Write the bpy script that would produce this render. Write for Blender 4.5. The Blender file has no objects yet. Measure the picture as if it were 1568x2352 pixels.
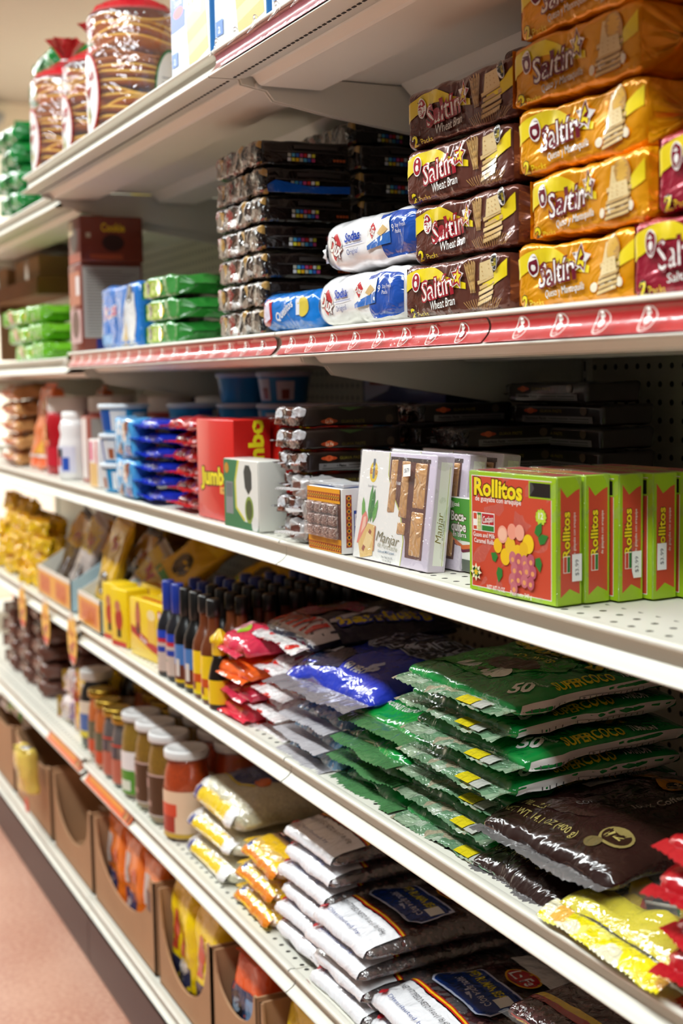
import bpy, bmesh, math, random
from mathutils import Vector, Matrix, noise
PI = math.pi
# ---------------------------------------------------------------- camera, world, lights
S = bpy.context.scene
C = S.collection
cam_d = bpy.data.cameras.new('camera'); cam = bpy.data.objects.new('camera', cam_d); C.objects.link(cam)
S.camera = cam
_r = Vector((0.4250215, 0.90502238, -0.01706541)); _u = Vector((-0.08276741, 0.05762987, 0.99490118)); _b = Vector((0.9013913, -0.42144193, 0.09940029))
cam.matrix_world = Matrix(((_r.x, _u.x, _b.x, 0), (_r.y, _u.y, _b.y, 0), (_r.z, _u.z, _b.z, 1.29), (0, 0, 0, 1)))
cam_d.sensor_fit = 'VERTICAL'; cam_d.sensor_height = 36; cam_d.lens = 36 * 3084.7 / 2352
cam_d.clip_start = .02; cam_d.clip_end = 40
cam_d.dof.use_dof = True; cam_d.dof.focus_distance = 1.50; cam_d.dof.aperture_fstop = 4.4
W = bpy.data.worlds.new('world'); S.world = W; W.use_nodes = True
W.node_tree.nodes['Background'].inputs[0].default_value = (1.0, .95, .90, 1)
W.node_tree.nodes['Background'].inputs[1].default_value = .014
def tube(name, loc, size, power, col=(.925, .985, .985)):
    d = bpy.data.lights.new(name, 'AREA'); d.shape = 'RECTANGLE'; d.size, d.size_y = size
    d.energy = power; d.color = col
    o = bpy.data.objects.new(name, d); C.objects.link(o); o.location = loc
    return o
tube('ceiling_tube', (-1.2, -.55, 3.1), (5.0, .22), 128)
tube('ceiling_tube', (-6.2, -.55, 3.1), (4.2, .22), 135)
tube('ceiling_tube', (-8.3, 2.6, 3.1), (.3, 4.0), 300)  # unseen light over the far end, power raised to brighten the wall
tube('ceiling_tube', (-4.2, 2.2, 3.1), (3.5, .2), 20)
S.view_settings.view_transform = 'Standard'; S.view_settings.look = 'None'
S.view_settings.gamma = 1; S.view_settings.use_curve_mapping = False
S.view_settings.exposure = .16
# ---------------------------------------------------------------- materials
def lin(h):
    v = [int(h[i:i+2], 16) / 255 for i in (0, 2, 4)]
    return tuple(((c + .055) / 1.055) ** 2.4 if c > .04045 else c / 12.92 for c in v) + (1,)
MATS = {}
KIND = {  # rough, metallic, bump strength, bump scale, coat
 'paper': (.55, 0, 0, 0, 0), 'card': (.38, 0, .05, 60, .25), 'wrap': (.32, 0, .12, 45, .9), 'film': (.20, 0, .55, 34, .6),
 'foil': (.24, .35, .65, 30, .35), 'paint': (.42, 0, .03, 8, 0), 'kraft': (.8, 0, .10, 120, 0), 'matte': (.7, 0, 0, 0, 0),
 'plastic': (.28, 0, 0, 0, .2), 'metal': (.30, .9, .05, 20, 0), 'crinkle': (.13, 0, 1.0, 52, .8), 'grain': (.45, 0, .8, 150, .4)}
def M(hexc, kind='film'):
    k = (hexc, kind)
    if k in MATS: return MATS[k]
    m = bpy.data.materials.new(kind + '_' + hexc); m.use_nodes = True; MATS[k] = m
    nt = m.node_tree; b = nt.nodes['Principled BSDF']
    r, me, bs, sc, coat = KIND[kind]
    b.inputs['Base Color'].default_value = lin(hexc); b.inputs['Roughness'].default_value = r
    b.inputs['Metallic'].default_value = me; b.inputs['Coat Weight'].default_value = coat; b.inputs['Coat Roughness'].default_value = .08
    if kind in ('kraft', 'grain', 'paint'):
        tc = nt.nodes.new('ShaderNodeTexCoord'); n = nt.nodes.new('ShaderNodeTexNoise'); n.inputs['Scale'].default_value = {'kraft': 9, 'grain': 260, 'paint': 5}[kind]
        n.inputs['Detail'].default_value = 5
        mx = nt.nodes.new('ShaderNodeMix'); mx.data_type = 'RGBA'; c = lin(hexc)
        f = {'kraft': (.8, 1.12), 'grain': (.45, 1.7), 'paint': (.94, 1.03)}[kind]
        mx.inputs[6].default_value = tuple(v * f[0] for v in c[:3]) + (1,); mx.inputs[7].default_value = tuple(min(1, v * f[1]) for v in c[:3]) + (1,)
        nt.links.new(tc.outputs['Object'], n.inputs['Vector']); nt.links.new(n.outputs[0], mx.inputs[0]); nt.links.new(mx.outputs[2], b.inputs['Base Color'])
    if bs:
        tc = nt.nodes.new('ShaderNodeTexCoord'); n = nt.nodes.new('ShaderNodeTexNoise')
        n.inputs['Scale'].default_value = sc; n.inputs['Detail'].default_value = 2; n.inputs['Distortion'].default_value = 1.4 if kind in ('film', 'foil', 'crinkle') else 0
        bp = nt.nodes.new('ShaderNodeBump'); bp.inputs['Strength'].default_value = bs; bp.inputs['Distance'].default_value = .006 if kind in ('film', 'foil', 'crinkle', 'wrap') else .002
        nt.links.new(tc.outputs['Object'], n.inputs['Vector']); nt.links.new(n.outputs[0], bp.inputs['Height']); nt.links.new(bp.outputs[0], b.inputs['Normal'])
        if coat: nt.links.new(bp.outputs[0], b.inputs['Coat Normal'])
    return m
def clearmat(name, tint=(1, 1, 1), amt=.16, scale=40, haze=.06, rough=.07):
    m = bpy.data.materials.new(name); m.use_nodes = True; nt = m.node_tree; nt.nodes.clear()
    out = nt.nodes.new('ShaderNodeOutputMaterial'); tr = nt.nodes.new('ShaderNodeBsdfTransparent'); tr.inputs[0].default_value = tint + (1,)
    gl = nt.nodes.new('ShaderNodeBsdfGlossy'); gl.inputs['Roughness'].default_value = rough
    df = nt.nodes.new('ShaderNodeBsdfDiffuse'); df.inputs[0].default_value = (.9, .9, .9, 1)
    m1 = nt.nodes.new('ShaderNodeMixShader'); m2 = nt.nodes.new('ShaderNodeMixShader')
    m1.inputs[0].default_value = haze; m2.inputs[0].default_value = amt
    tc = nt.nodes.new('ShaderNodeTexCoord'); n = nt.nodes.new('ShaderNodeTexNoise'); n.inputs['Scale'].default_value = scale; n.inputs['Detail'].default_value = 2; n.inputs['Distortion'].default_value = 1.5
    bp = nt.nodes.new('ShaderNodeBump'); bp.inputs['Strength'].default_value = .9; bp.inputs['Distance'].default_value = .006
    L = nt.links.new
    L(tc.outputs['Object'], n.inputs['Vector'])
    if scale: L(n.outputs[0], bp.inputs['Height']); L(bp.outputs[0], gl.inputs['Normal'])
    L(tr.outputs[0], m1.inputs[1]); L(df.outputs[0], m1.inputs[2]); L(m1.outputs[0], m2.inputs[1]); L(gl.outputs[0], m2.inputs[2]); L(m2.outputs[0], out.inputs[0])
    return m
CLEAR = clearmat('clear_wrap'); GLASS = clearmat('clear_glass', (.93, .96, .93), .10, 0, 0, .03); MILKY = clearmat('milky_wrap', (1, 1, 1), .2, 50, .38)
def blotch(name, cols, scale, kind='crinkle', dist=0):
    m = M(cols[0], kind).copy(); m.name = name; nt = m.node_tree; b = nt.nodes['Principled BSDF']
    tc = nt.nodes.new('ShaderNodeTexCoord'); v = nt.nodes.new('ShaderNodeTexVoronoi'); v.inputs['Scale'].default_value = scale
    cr = nt.nodes.new('ShaderNodeValToRGB'); cr.color_ramp.interpolation = 'CONSTANT'
    e = cr.color_ramp.elements
    sx = None
    while len(e) < len(cols): e.new(.5)
    for i, c in enumerate(cols): e[i].position = i / len(cols); e[i].color = lin(c)
    sx = nt.nodes.new('ShaderNodeSeparateColor')
    nt.links.new(tc.outputs['Object'], v.inputs['Vector']); nt.links.new(v.outputs['Color'], sx.inputs[0]); nt.links.new(sx.outputs[0], cr.inputs[0]); nt.links.new(cr.outputs[0], b.inputs['Base Color'])
    return m
def holemat(name, base, pitch, rad, axes, kind='paint', ymax=None, off=(0, 0)):
    """painted sheet metal punched with a regular grid of round holes"""
    m = M(base, kind).copy(); m.name = name; nt = m.node_tree; b = nt.nodes['Principled BSDF']; L = nt.links.new
    tc = nt.nodes.new('ShaderNodeTexCoord'); sp = nt.nodes.new('ShaderNodeSeparateXYZ'); L(tc.outputs['Object'], sp.inputs[0])
    def mt(op, a, bb=None):
        n = nt.nodes.new('ShaderNodeMath'); n.operation = op
        for i, v in enumerate((a, bb)):
            if v is None: continue
            if isinstance(v, (int, float)): n.inputs[i].default_value = v
            else: L(v, n.inputs[i])
        return n.outputs[0]
    d = []
    for i, a in enumerate(axes):
        q = mt('ADD', sp.outputs[a], 50 * pitch + off[i]); q = mt('MODULO', q, pitch); q = mt('SUBTRACT', q, pitch / 2); d.append(mt('MULTIPLY', q, q))
    h = mt('LESS_THAN', mt('ADD', d[0], d[1]), rad * rad)
    if ymax is not None: h = mt('MULTIPLY', h, mt('LESS_THAN', sp.outputs[axes[1]], ymax))
    mx = nt.nodes.new('ShaderNodeMix'); mx.data_type = 'RGBA'; L(h, mx.inputs[0]); mx.inputs[7].default_value = (.01, .008, .006, 1)
    src = b.inputs['Base Color'].links
    if src: L(src[0].from_socket, mx.inputs[6])
    else: mx.inputs[6].default_value = lin(base)
    L(mx.outputs[2], b.inputs['Base Color'])
    return m
# ---------------------------------------------------------------- mesh helpers
def obj(name, bm, mats, parent=None, smooth=True, loc=(0, 0, 0), rz=0):
    me = bpy.data.meshes.new(name); 
    bm.normal_update(); bm.to_mesh(me); bm.free()
    for m in (mats if isinstance(mats, (list, tuple)) else [mats]): me.materials.append(m)
    if smooth:
        for p in me.polygons: p.use_smooth = True
    o = bpy.data.objects.new(name, me); C.objects.link(o); o.location = loc; o.rotation_euler = (0, 0, rz)
    if parent: o.parent = parent
    return o
def tag(o, label, cat, group=None):
    o['label'] = label; o['category'] = cat
    if group: o['group'] = group
    return o
def thing(name, label=None, cat=None, loc=(0, 0, 0), rz=0, group=None):
    o = bpy.data.objects.new(name, None); o.empty_display_size = .02; C.objects.link(o); o.location = loc; o.rotation_euler = (0, 0, rz)
    if label: tag(o, label, cat, group)
    return o
def put(o, loc, rot=0, scale=None):
    o.location = loc; o.rotation_euler = rot if isinstance(rot, tuple) else (0, 0, rot)
    if scale: o.scale = scale if isinstance(scale, tuple) else (scale,) * 3
    return o
def dup(o, parent=None):
    c = o.copy(); C.objects.link(c)
    if parent: c.parent = parent
    for ch in list(KIDS.get(o.name, ())) : dup(ch, c)
    if o.name in KIDS: KIDS[c.name] = [x for x in C.objects if x.parent == c]
    return c
KIDS = {}
def proto(o):
    """remember the children of a first example, so that copies bring theirs"""
    ks = [x for x in C.objects if x.parent == o]
    if ks: KIDS[o.name] = ks
    for k in ks: proto(k)
    o['used'] = 0
    return o
def use(p, loc, rot=0, label='', cat='', group=None, scale=None):
    if p.get('used'): o = dup(p)
    else: o = p; p['used'] = 1
    put(o, loc, rot, scale); tag(o, label, cat, group)
    return o
def box(bm, x0, x1, y0, y1, z0, z1, mi=0):
    v = [bm.verts.new(p) for p in ((x0, y0, z0), (x1, y0, z0), (x1, y1, z0), (x0, y1, z0), (x0, y0, z1), (x1, y0, z1), (x1, y1, z1), (x0, y1, z1))]
    for f in ((3, 2, 1, 0), (4, 5, 6, 7), (0, 1, 5, 4), (1, 2, 6, 5), (2, 3, 7, 6), (3, 0, 4, 7)):
        bm.faces.new([v[i] for i in f]).material_index = mi
def extr(bm, prof, x0, x1, closed=False, mi=0, cap=False):
    a = [bm.verts.new((x0, y, z)) for y, z in prof]; b = [bm.verts.new((x1, y, z)) for y, z in prof]
    n = len(prof)
    for i in range(n if closed else n - 1):
        j = (i + 1) % n; bm.faces.new((a[i], b[i], b[j], a[j])).material_index = mi
    if cap: bm.faces.new(a).material_index = mi; bm.faces.new(b[::-1]).material_index = mi
def lathe(bm, prof, n=28, mi=0, cx=0, cy=0, ell=1.0, mis=None):
    rings = []
    for r, z in prof:
        rings.append([bm.verts.new((cx + max(r, .0002) * math.cos(2*PI*k/n), cy + max(r, .0002) * math.sin(2*PI*k/n) * ell, z)) for k in range(n)])
    for i in range(len(rings) - 1):
        for k in range(n):
            f = bm.faces.new((rings[i][k], rings[i][(k+1) % n], rings[i+1][(k+1) % n], rings[i+1][k])); f.material_index = mis[i] if mis else mi
    bm.faces.new(rings[0][::-1]).material_index = mis[0] if mis else mi; bm.faces.new(rings[-1]).material_index = mis[-1] if mis else mi
def lab(bm, prof_r, z0, z1, a0, a1, n=14, mi=0):
    """a curved paper label round a jar"""
    v = [[bm.verts.new((prof_r * math.cos(a0 + (a1-a0)*k/n), prof_r * math.sin(a0 + (a1-a0)*k/n), z)) for k in range(n+1)] for z in (z0, z1)]
    for k in range(n): bm.faces.new((v[0][k], v[0][k+1], v[1][k+1], v[1][k])).material_index = mi
# ---------------------------------------------------------------- printed artwork
_tc = {}
def textmesh(s, bold):
    k = (s, bold)
    if k not in _tc:
        cu = bpy.data.curves.new('lettering', 'FONT'); cu.body = s; cu.resolution_u = 2; cu.offset = bold; cu.fill_mode = 'FRONT'
        o = bpy.data.objects.new('lettering', cu); C.objects.link(o)
        me = bpy.data.meshes.new_from_object(o)
        vs = [(v.co.x, v.co.y) for v in me.vertices]; fs = [tuple(p.vertices) for p in me.polygons]
        C.objects.unlink(o); bpy.data.objects.remove(o); bpy.data.curves.remove(cu); bpy.data.meshes.remove(me)
        _tc[k] = (vs, fs)
    return _tc[k]
def circ(u, v, ru, rv=None, n=20): return [(u + ru * math.cos(2*PI*k/n), v + (rv or ru) * math.sin(2*PI*k/n)) for k in range(n)]
def rect(u0, v0, u1, v1): return [(u0, v0), (u1, v0), (u1, v1), (u0, v1)]
def star(u, v, r, n=5, inner=.45, a=PI/2, ru=1): return [(u + ru * (r if k % 2 == 0 else r * inner) * math.cos(a + PI*k/n), v + (r if k % 2 == 0 else r * inner) * math.sin(a + PI*k/n)) for k in range(2*n)]
def rotp(pts, cu, cv, a): return [(cu + (x-cu)*math.cos(a) - (y-cv)*math.sin(a), cv + (x-cu)*math.sin(a) + (y-cv)*math.cos(a)) for x, y in pts]
class Art:
    """flat print in face units: u across, v up"""
    def __init__(s): s.L = []
    def p(s, pts, m): s.L.append(('p', pts, m)); return s
    def r(s, u0, v0, u1, v1, m): return s.p(rect(u0, v0, u1, v1), m)
    def c(s, u, v, ru, m, rv=None, n=20): return s.p(circ(u, v, ru, rv, n), m)
    def t(s, txt, u, v, h, m, w=None, bold=.0, ang=0, out=None, ob=.06, al='c', shear=0):
        if out is not None: s._t(txt, u, v, h, out, w, bold + ob, ang, al, shear)
        return s._t(txt, u, v, h, m, w, bold, ang, al, shear)
    def _t(s, txt, u, v, h, m, w, bold, ang, al, shear):
        vs, fs = textmesh(txt, bold); base = textmesh(txt, 0)[0]
        if not base: return s
        x0 = min(q[0] for q in base); x1 = max(q[0] for q in base)
        sy = h / .7; sx = (w / (x1 - x0)) if w else sy
        o = {'c': -(x0+x1)/2, 'l': -x0, 'r': -x1}[al]
        ca, sa = math.cos(ang), math.sin(ang); out = []
        for x, y in vs:
            a = (x + o) * sx + shear * y * sy; b = (y - .35) * sy
            out.append((u + a*ca - b*sa, v + a*sa + b*ca))
        s.L.append(('t', (out, fs), m)); return s
def press(bm, art, fn, mats, step=0, eps0=.0004, de=.00010):
    """lay artwork on a surface: fn(u, v, h) gives the 3D point h above it"""
    if step and eps0 == .0004: eps0 = .0009
    de = min(de if step else .00004, .0022 / max(1, len(art.L)))
    for li, (k, data, m) in enumerate(art.L):
        tb = bmesh.new()
        if k == 'p':
            vs = [tb.verts.new((x, y, 0)) for x, y in data]; tb.faces.new(vs)
            bmesh.ops.triangulate(tb, faces=tb.faces[:])
        else:
            vv, ff = data; vs = [tb.verts.new((x, y, 0)) for x, y in vv]
            for f in ff:
                try: tb.faces.new([vs[i] for i in f])
                except ValueError: pass
        if step:
            for ax in (0, 1):
                lo = min(v.co[ax] for v in tb.verts); hi = max(v.co[ax] for v in tb.verts)
                q = math.ceil(lo / step) * step
                while q < hi:
                    co = [0, 0, 0]; no = [0, 0, 0]; co[ax] = q; no[ax] = 1
                    bmesh.ops.bisect_plane(tb, geom=tb.verts[:] + tb.edges[:] + tb.faces[:], plane_co=co, plane_no=no)
                    q += step
        if m not in mats: mats.append(m)
        mi = mats.index(m); h = eps0 + li * de; mp = {}
        for v in tb.verts: mp[v] = bm.verts.new(fn(v.co.x, v.co.y, h))
        for f in tb.faces:
            try: nf = bm.faces.new([mp[v] for v in f.verts]); nf.material_index = mi
            except ValueError: pass
        tb.free()
class Soft:
    """wrapped brick or box: rounded edges, puckered film; x -w/2..w/2, y 0..d (front at 0), z 0..h"""
    def __init__(s, w, d, h, r=.006, amp=0, freq=25, seed=0, shape=None, seg=.02):
        s.w, s.d, s.h, s.r, s.amp, s.freq, s.seed, s.shape, s.seg = w, d, h, r, amp, freq, seed, shape, seg
    def map(s, x, y, z):
        hx, hy, hz = s.w/2, s.d/2, s.h/2
        p = Vector((x, y - hy, z - hz)); r = s.r
        q = Vector((max(-hx+r, min(hx-r, p.x)), max(-hy+r, min(hy-r, p.y)), max(-hz+r, min(hz-r, p.z))))
        d = p - q; L = d.length
        if L > 1e-9:
            n = d / L; p = q + n * max(abs(d.x), abs(d.y), abs(d.z))
            if s.amp:
                a = noise.noise(p * s.freq + Vector((s.seed * 7.3, s.seed, 0))) + .5 * noise.noise(p * s.freq * 2.7 + Vector((s.seed, 0, s.seed)))
                p = p + n * (a - .35) * s.amp
        p = p + Vector((0, hy, hz))
        return s.shape(p) if s.shape else p
    def face(s, f):
        w, d, h = s.w, s.d, s.h
        if s.amp == 0 and s.r < .003:
            c = lambda q, a, b: max(a + .0008, min(b - .0008, q))
            return {'f': lambda u, v, e: Vector((c(u, -w/2, w/2), -e, c(v, 0, h))), 'b': lambda u, v, e: Vector((c(-u, -w/2, w/2), d + e, c(v, 0, h))), 'r': lambda u, v, e: Vector((w/2 + e, c(u, 0, d), c(v, 0, h))),
                    'l': lambda u, v, e: Vector((-w/2 - e, c(d - u, 0, d), c(v, 0, h))), 't': lambda u, v, e: Vector((c(u, -w/2, w/2), c(v, 0, d), h + e))}[f]
        return {'f': lambda u, v, e: s.map(u, -e, v), 'b': lambda u, v, e: s.map(-u, d + e, v), 'r': lambda u, v, e: s.map(w/2 + e, u, v),
                'l': lambda u, v, e: s.map(-w/2 - e, d - u, v), 't': lambda u, v, e: s.map(u, v, h + e)}[f]
    def body(s, bm, mi=0):
        def cuts(L):
            r = s.r * 1.01; n = max(1, round((L - 2*r) / s.seg)); c = [0, r*.35, r*.75] if s.r > .003 else [0]
            c += [r + (L - 2*r) * i / n for i in range(n + 1)]; c += [L - r*.75, L - r*.35, L] if s.r > .003 else [L]
            return c
        X, Y, Z = cuts(s.w), cuts(s.d), cuts(s.h); mp = {}
        def V(x, y, z):
            k = (round(x, 6), round(y, 6), round(z, 6))
            if k not in mp: mp[k] = bm.verts.new(s.map(x - s.w/2, y, z))
            return mp[k]
        def quad(a, b, c, d):
            if len({a, b, c, d}) == 4: bm.faces.new((a, b, c, d)).material_index = mi
        for A, B, g in ((X, Y, lambda a, b, e: (a, b, e * s.h)), (X, Z, lambda a, b, e: (a, e * s.d, b)), (Y, Z, lambda a, b, e: (e * s.w, a, b))):
            for e in (0, 1):
                flip = (e == 0) if g(0, 0, 1)[2] or g(0, 0, 1)[0] else (e == 1)
                for i in range(len(A) - 1):
                    for j in range(len(B) - 1):
                        q = [V(*g(A[i], B[j], e)), V(*g(A[i+1], B[j], e)), V(*g(A[i+1], B[j+1], e)), V(*g(A[i], B[j+1], e))]
                        quad(*(q[::-1] if flip else q))
def pack(name, soft, base, arts=(), step=.02):
    bm = bmesh.new(); mats = [base]; soft.body(bm)
    for f, a in arts: press(bm, a, soft.face(f), mats, step)
    return obj(name, bm, mats)
def pillowshape(w, d, h, a=3.2, sag=0, base=.25, twist=0):
    def f(p):
        x = min(1, abs(p.x) / (w/2)); y = min(1, abs(p.y - d/2) / (d/2))
        k = (1 - x**a) ** .5 * (1 - y**a) ** .5; k = base + (1 - base) * k
        zz = h/2 + (p.z - h/2) * k - (1 - k) * h * .28
        zz += -sag * (1 - min(1, p.y / d)) ** 2 + twist * (p.x / w) * (p.y / d - .5)
        return Vector((p.x * (1 - .05 * (1 - y**2) * 0), p.y, zz))
    return f
def seal(w, l, amp=.002, n=60, rows=4, axis='y', seed=0, droop=0):
    """crimped flat end of a bag, from the edge at 0 out to -l"""
    bm = bmesh.new(); rnd = random.Random(seed); g = []
    for j in range(rows + 1):
        t = j / rows; row = []
        for i in range(n + 1):
            x = -w/2 + w * i / n; z = amp * .35 * math.sin(i * 2.6 + seed) * (.5 + t) + w * .030 * t * noise.noise(Vector((x * 16, t * .6, seed))) + w * .016 * t * noise.noise(Vector((x * 45, t, seed + 5))) - droop * t * t
            row.append(bm.verts.new((x, -l * t * (1 + .10 * noise.noise(Vector((x * 30, 3, seed)))) + .0006 * t * (i % 2), z)))
        g.append(row)
    for j in range(rows):
        for i in range(n): bm.faces.new((g[j][i], g[j+1][i], g[j+1][i+1], g[j][i+1]))
    return bm
RANK = ['bottom', 'second from bottom', 'third from bottom', 'fourth from bottom', 'fifth from bottom', 'sixth from bottom', 'seventh from bottom', 'eighth from bottom', 'ninth from bottom']
def rank(i, n):
    if i == 0: return 'at the bottom'
    if i == n - 1: return 'on top'
    if i >= n / 2: return ['', 'second', 'third', 'fourth', 'fifth'][n - 1 - i] + ' from the top'
    return RANK[i]
# ================================================================ the setting
def struct(name, bm, m, smooth=False):
    o = obj(name, bm, m, None, smooth); o['kind'] = 'structure'; return o
CREAM = M('e3e0d3', 'paint')
# terrazzo floor
fm = M('b5796a', 'matte').copy(); fm.name = 'terracotta_terrazzo'; nt = fm.node_tree; b = nt.nodes['Principled BSDF']; b.inputs['Roughness'].default_value = .38
tc = nt.nodes.new('ShaderNodeTexCoord'); n1 = nt.nodes.new('ShaderNodeTexNoise'); n1.inputs['Scale'].default_value = 90; n1.inputs['Detail'].default_value = 6
n2 = nt.nodes.new('ShaderNodeTexNoise'); n2.inputs['Scale'].default_value = 3; cr = nt.nodes.new('ShaderNodeValToRGB')
cr.color_ramp.elements[0].position = .38; cr.color_ramp.elements[0].color = lin('bd8670'); cr.color_ramp.elements[1].position = .62; cr.color_ramp.elements[1].color = lin('d6a790')
ad = nt.nodes.new('ShaderNodeMath'); ad.operation = 'MULTIPLY_ADD'; ad.inputs[1].default_value = .6
nt.links.new(tc.outputs['Object'], n1.inputs[0]); nt.links.new(tc.outputs['Object'], n2.inputs[0]); nt.links.new(n1.outputs[0], ad.inputs[0])
m2 = nt.nodes.new('ShaderNodeMath'); m2.operation = 'MULTIPLY'; m2.inputs[1].default_value = .4; nt.links.new(n2.outputs[0], m2.inputs[0]); nt.links.new(m2.outputs[0], ad.inputs[2])
nt.links.new(ad.outputs[0], cr.inputs[0]); nt.links.new(cr.outputs[0], b.inputs['Base Color'])
bm = bmesh.new(); box(bm, -10, 2.5, -1.62, 5, -.1, 0); struct('floor', bm, fm)
wallm = M('ebe5d4', 'matte')
bm = bmesh.new(); box(bm, -10.1, -10, -1.62, 5, 0, 3.3); struct('wall_far', bm, wallm)
bm = bmesh.new(); box(bm, -10, -5.9, 2.9, 5, 0, 3.3); struct('wall_column', bm, M('cfc4aa', 'matte'))
bm = bmesh.new(); box(bm, -10.1, 2.5, 5, 5.1, 0, 3.3); struct('wall_back', bm, wallm)
bm = bmesh.new(); box(bm, -10.1, 2.5, -1.72, -1.62, 0, 3.3); struct('aisle_bounce_blocker', bm, M('4a443e', 'matte'))  # unseen dark wall set close in to cut light bouncing onto shelf undersides
bm = bmesh.new(); box(bm, -10.1, 2.5, -1.7, 5.1, 3.3, 3.4); struct('ceiling', bm, M('a8a49a', 'matte'))
t = thing('security_camera', 'small blurred grey ceiling camera far off on the cream wall', 'camera', (-9.9, 1.93, 3.12))
bm = bmesh.new(); lathe(bm, [(.05, 0), (.09, .03), (.10, .08), (.07, .09)], 20); obj('dome_housing', bm, M('8c9398', 'plastic'), t)
bm = bmesh.new(); box(bm, -.1, .02, -.03, .03, .02, .06); obj('wall_arm', bm, M('b9bcbc', 'plastic'), t, False)
# ---- gondola shelving
J = [-.528, -1.688, -2.847, -4.006, -5.165]; YF, YB, Y6 = .694, 1.2, .614
peg = holemat('pegboard_cream', 'cfc8b4', .0254, .0042, (0, 2), 'paint', off=(-.001, .009))
decks = holemat('punched_deck', 'e3e0d3', .0254, .0036, (0, 1), 'paint', .075, off=(0, -.012))
t = thing('gondola_frame', 'cream steel shelf frame with pegboard backs and dark kick plate', 'shelf frame', (J[2], YB, 0))
def L2(bm): bmesh.ops.translate(bm, verts=bm.verts[:], vec=(-J[2], -YB, 0)); return bm
for i in range(4):
    bm = bmesh.new(); box(bm, J[i+1] + .018, J[i] - .018, YB, YB + .012, .12, 2.25); o = obj('back_panel', bm, peg, t, False, (0, 0, 0)); L = o.data
    for v in L.vertices: v.co -= Vector((J[2], YB, 0))
slot = M('26231f', 'matte')
for i in range(5):
    bm = bmesh.new()
    for s in (-1, 1):
        box(bm, J[i] + s*.009 - .007, J[i] + s*.009 + .007, YB - .008, YB + .03, .0, 2.28)
        for k in range(88): box(bm, J[i] + s*.009 - .0018, J[i] + s*.009 + .0018, YB - .0085, YB - .0078, .10 + k*.0254, .115 + k*.0254, 1)
    obj('upright', L2(bm), [CREAM, slot], t, False)
kick = M('4c3a38', 'paint')
for i in range(4):
    bm = bmesh.new(); extr(bm, [(YF + .012, .0), (YF + .002, .004), (YF - .001, .02), (YF + .001, .108), (YF + .004, .116), (YF + .02, .117)], J[i+1] + .002, J[i] - .002); obj('kick_plate', L2(bm), kick, t)
RED = M('c22a2c', 'wrap'); WHT = M('f2efe8', 'wrap')
def shelf(x0, x1, zt, yf, name, under=True, base=False):
    """one steel shelf: deck, rail and underside beams; zt is the top surface"""
    t = thing(name, loc=((x0+x1)/2, yf, zt)); o3 = Vector(((x0+x1)/2, yf, zt))
    def fin(nm, bm, m, sm=False):
        bmesh.ops.translate(bm, verts=bm.verts[:], vec=-o3)
        return obj(nm, bm, m, t, sm)
    x0 += .0012; x1 -= .0012
    bm = bmesh.new(); box(bm, x0, x1, yf + .011, YB - .010, zt - .024, zt - .0006); o = fin('deck', bm, decks)
    P = [(yf+.014, zt-.001), (yf+.010, zt+.0006), (yf+.004, zt+.0012), (yf+.001, zt+.0002), (yf, zt-.0025), (yf+.0012, zt-.0045), (yf+.0050, zt-.0054), (yf+.0100, zt-.0070),
         (yf+.0128, zt-.0105), (yf+.0130, zt-.0155), (yf+.0105, zt-.0210), (yf+.0055, zt-.0262), (yf-.001, zt-.0300), (yf-.0045, zt-.0318), (yf-.0042, zt-.0335), (yf-.002, zt-.034),
         (yf+.02, zt-.0335), (yf+.044, zt-.033), (yf+.046, zt-.026)]
    if base: P = [(y, z if z > zt-.03 else zt-.030) for y, z in P]
    bm = bmesh.new(); extr(bm, P, x0, x1); fin('price_rail', bm, CREAM, True)
    if under:
        bm = bmesh.new()
        prof = [(.046, -.031), (.052, -.031), (.060, -.040), (.064, -.042), (.150, -.042), (.156, -.038), (.162, -.0245)]
        extr(bm, [(yf+a, zt+b) for a, b in prof], x0 + .012, x1 - .012); fin('front_beam', bm, CREAM)
        bm = bmesh.new()
        prof = [(.27, -.0242), (.285, -.039), (.290, -.042), (.37, -.042), (.376, -.038), (.390, -.0242)]
        extr(bm, [(yf+a, zt+b) for a, b in prof], x0 + .012, x1 - .012); fin('rear_beam', bm, CREAM)
    for s, xx in ((1, x0 + .003), (-1, x1 - .003)):
        bm = bmesh.new(); q = [(yf+.035, zt-.026), (yf+.04, zt-.040), (yf+.075, zt-.046), (yf+.085, zt-.058), (yf+.165, zt-.072), (YB-.012, zt-.125), (YB-.012, zt-.026)]
        extr(bm, q, xx - .0013, xx + .0013, True, cap=True); fin('bracket', bm, CREAM)
    return t
def slots(t, x0, x1, zt, yf):
    bm = bmesh.new(); x = x0 + .01
    while x < x1 - .012:
        box(bm, x, x + .007, yf + .026, yf + .029, zt - .0343, zt - .0336); x += .0127
    bmesh.ops.translate(bm, verts=bm.verts[:], vec=-Vector(((x0+x1)/2, yf, zt)))
    obj('rail_slots', bm, slot, t, False)
ZA = {6: 1.714, 5: 1.352, 4: 1.070, 3: .765, 2: .459, 1: .152}
ZC = {6: 1.690, 5: 1.343, 4: 1.070, 3: .775, 2: .468, 1: .152}
SH = {}
words = {6: 'topmost', 5: 'second highest', 4: 'third highest', 3: 'fourth highest', 2: 'second lowest', 1: 'lowest'}
secn = ['nearest right section', 'middle section', 'third section', 'far left section']
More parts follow.
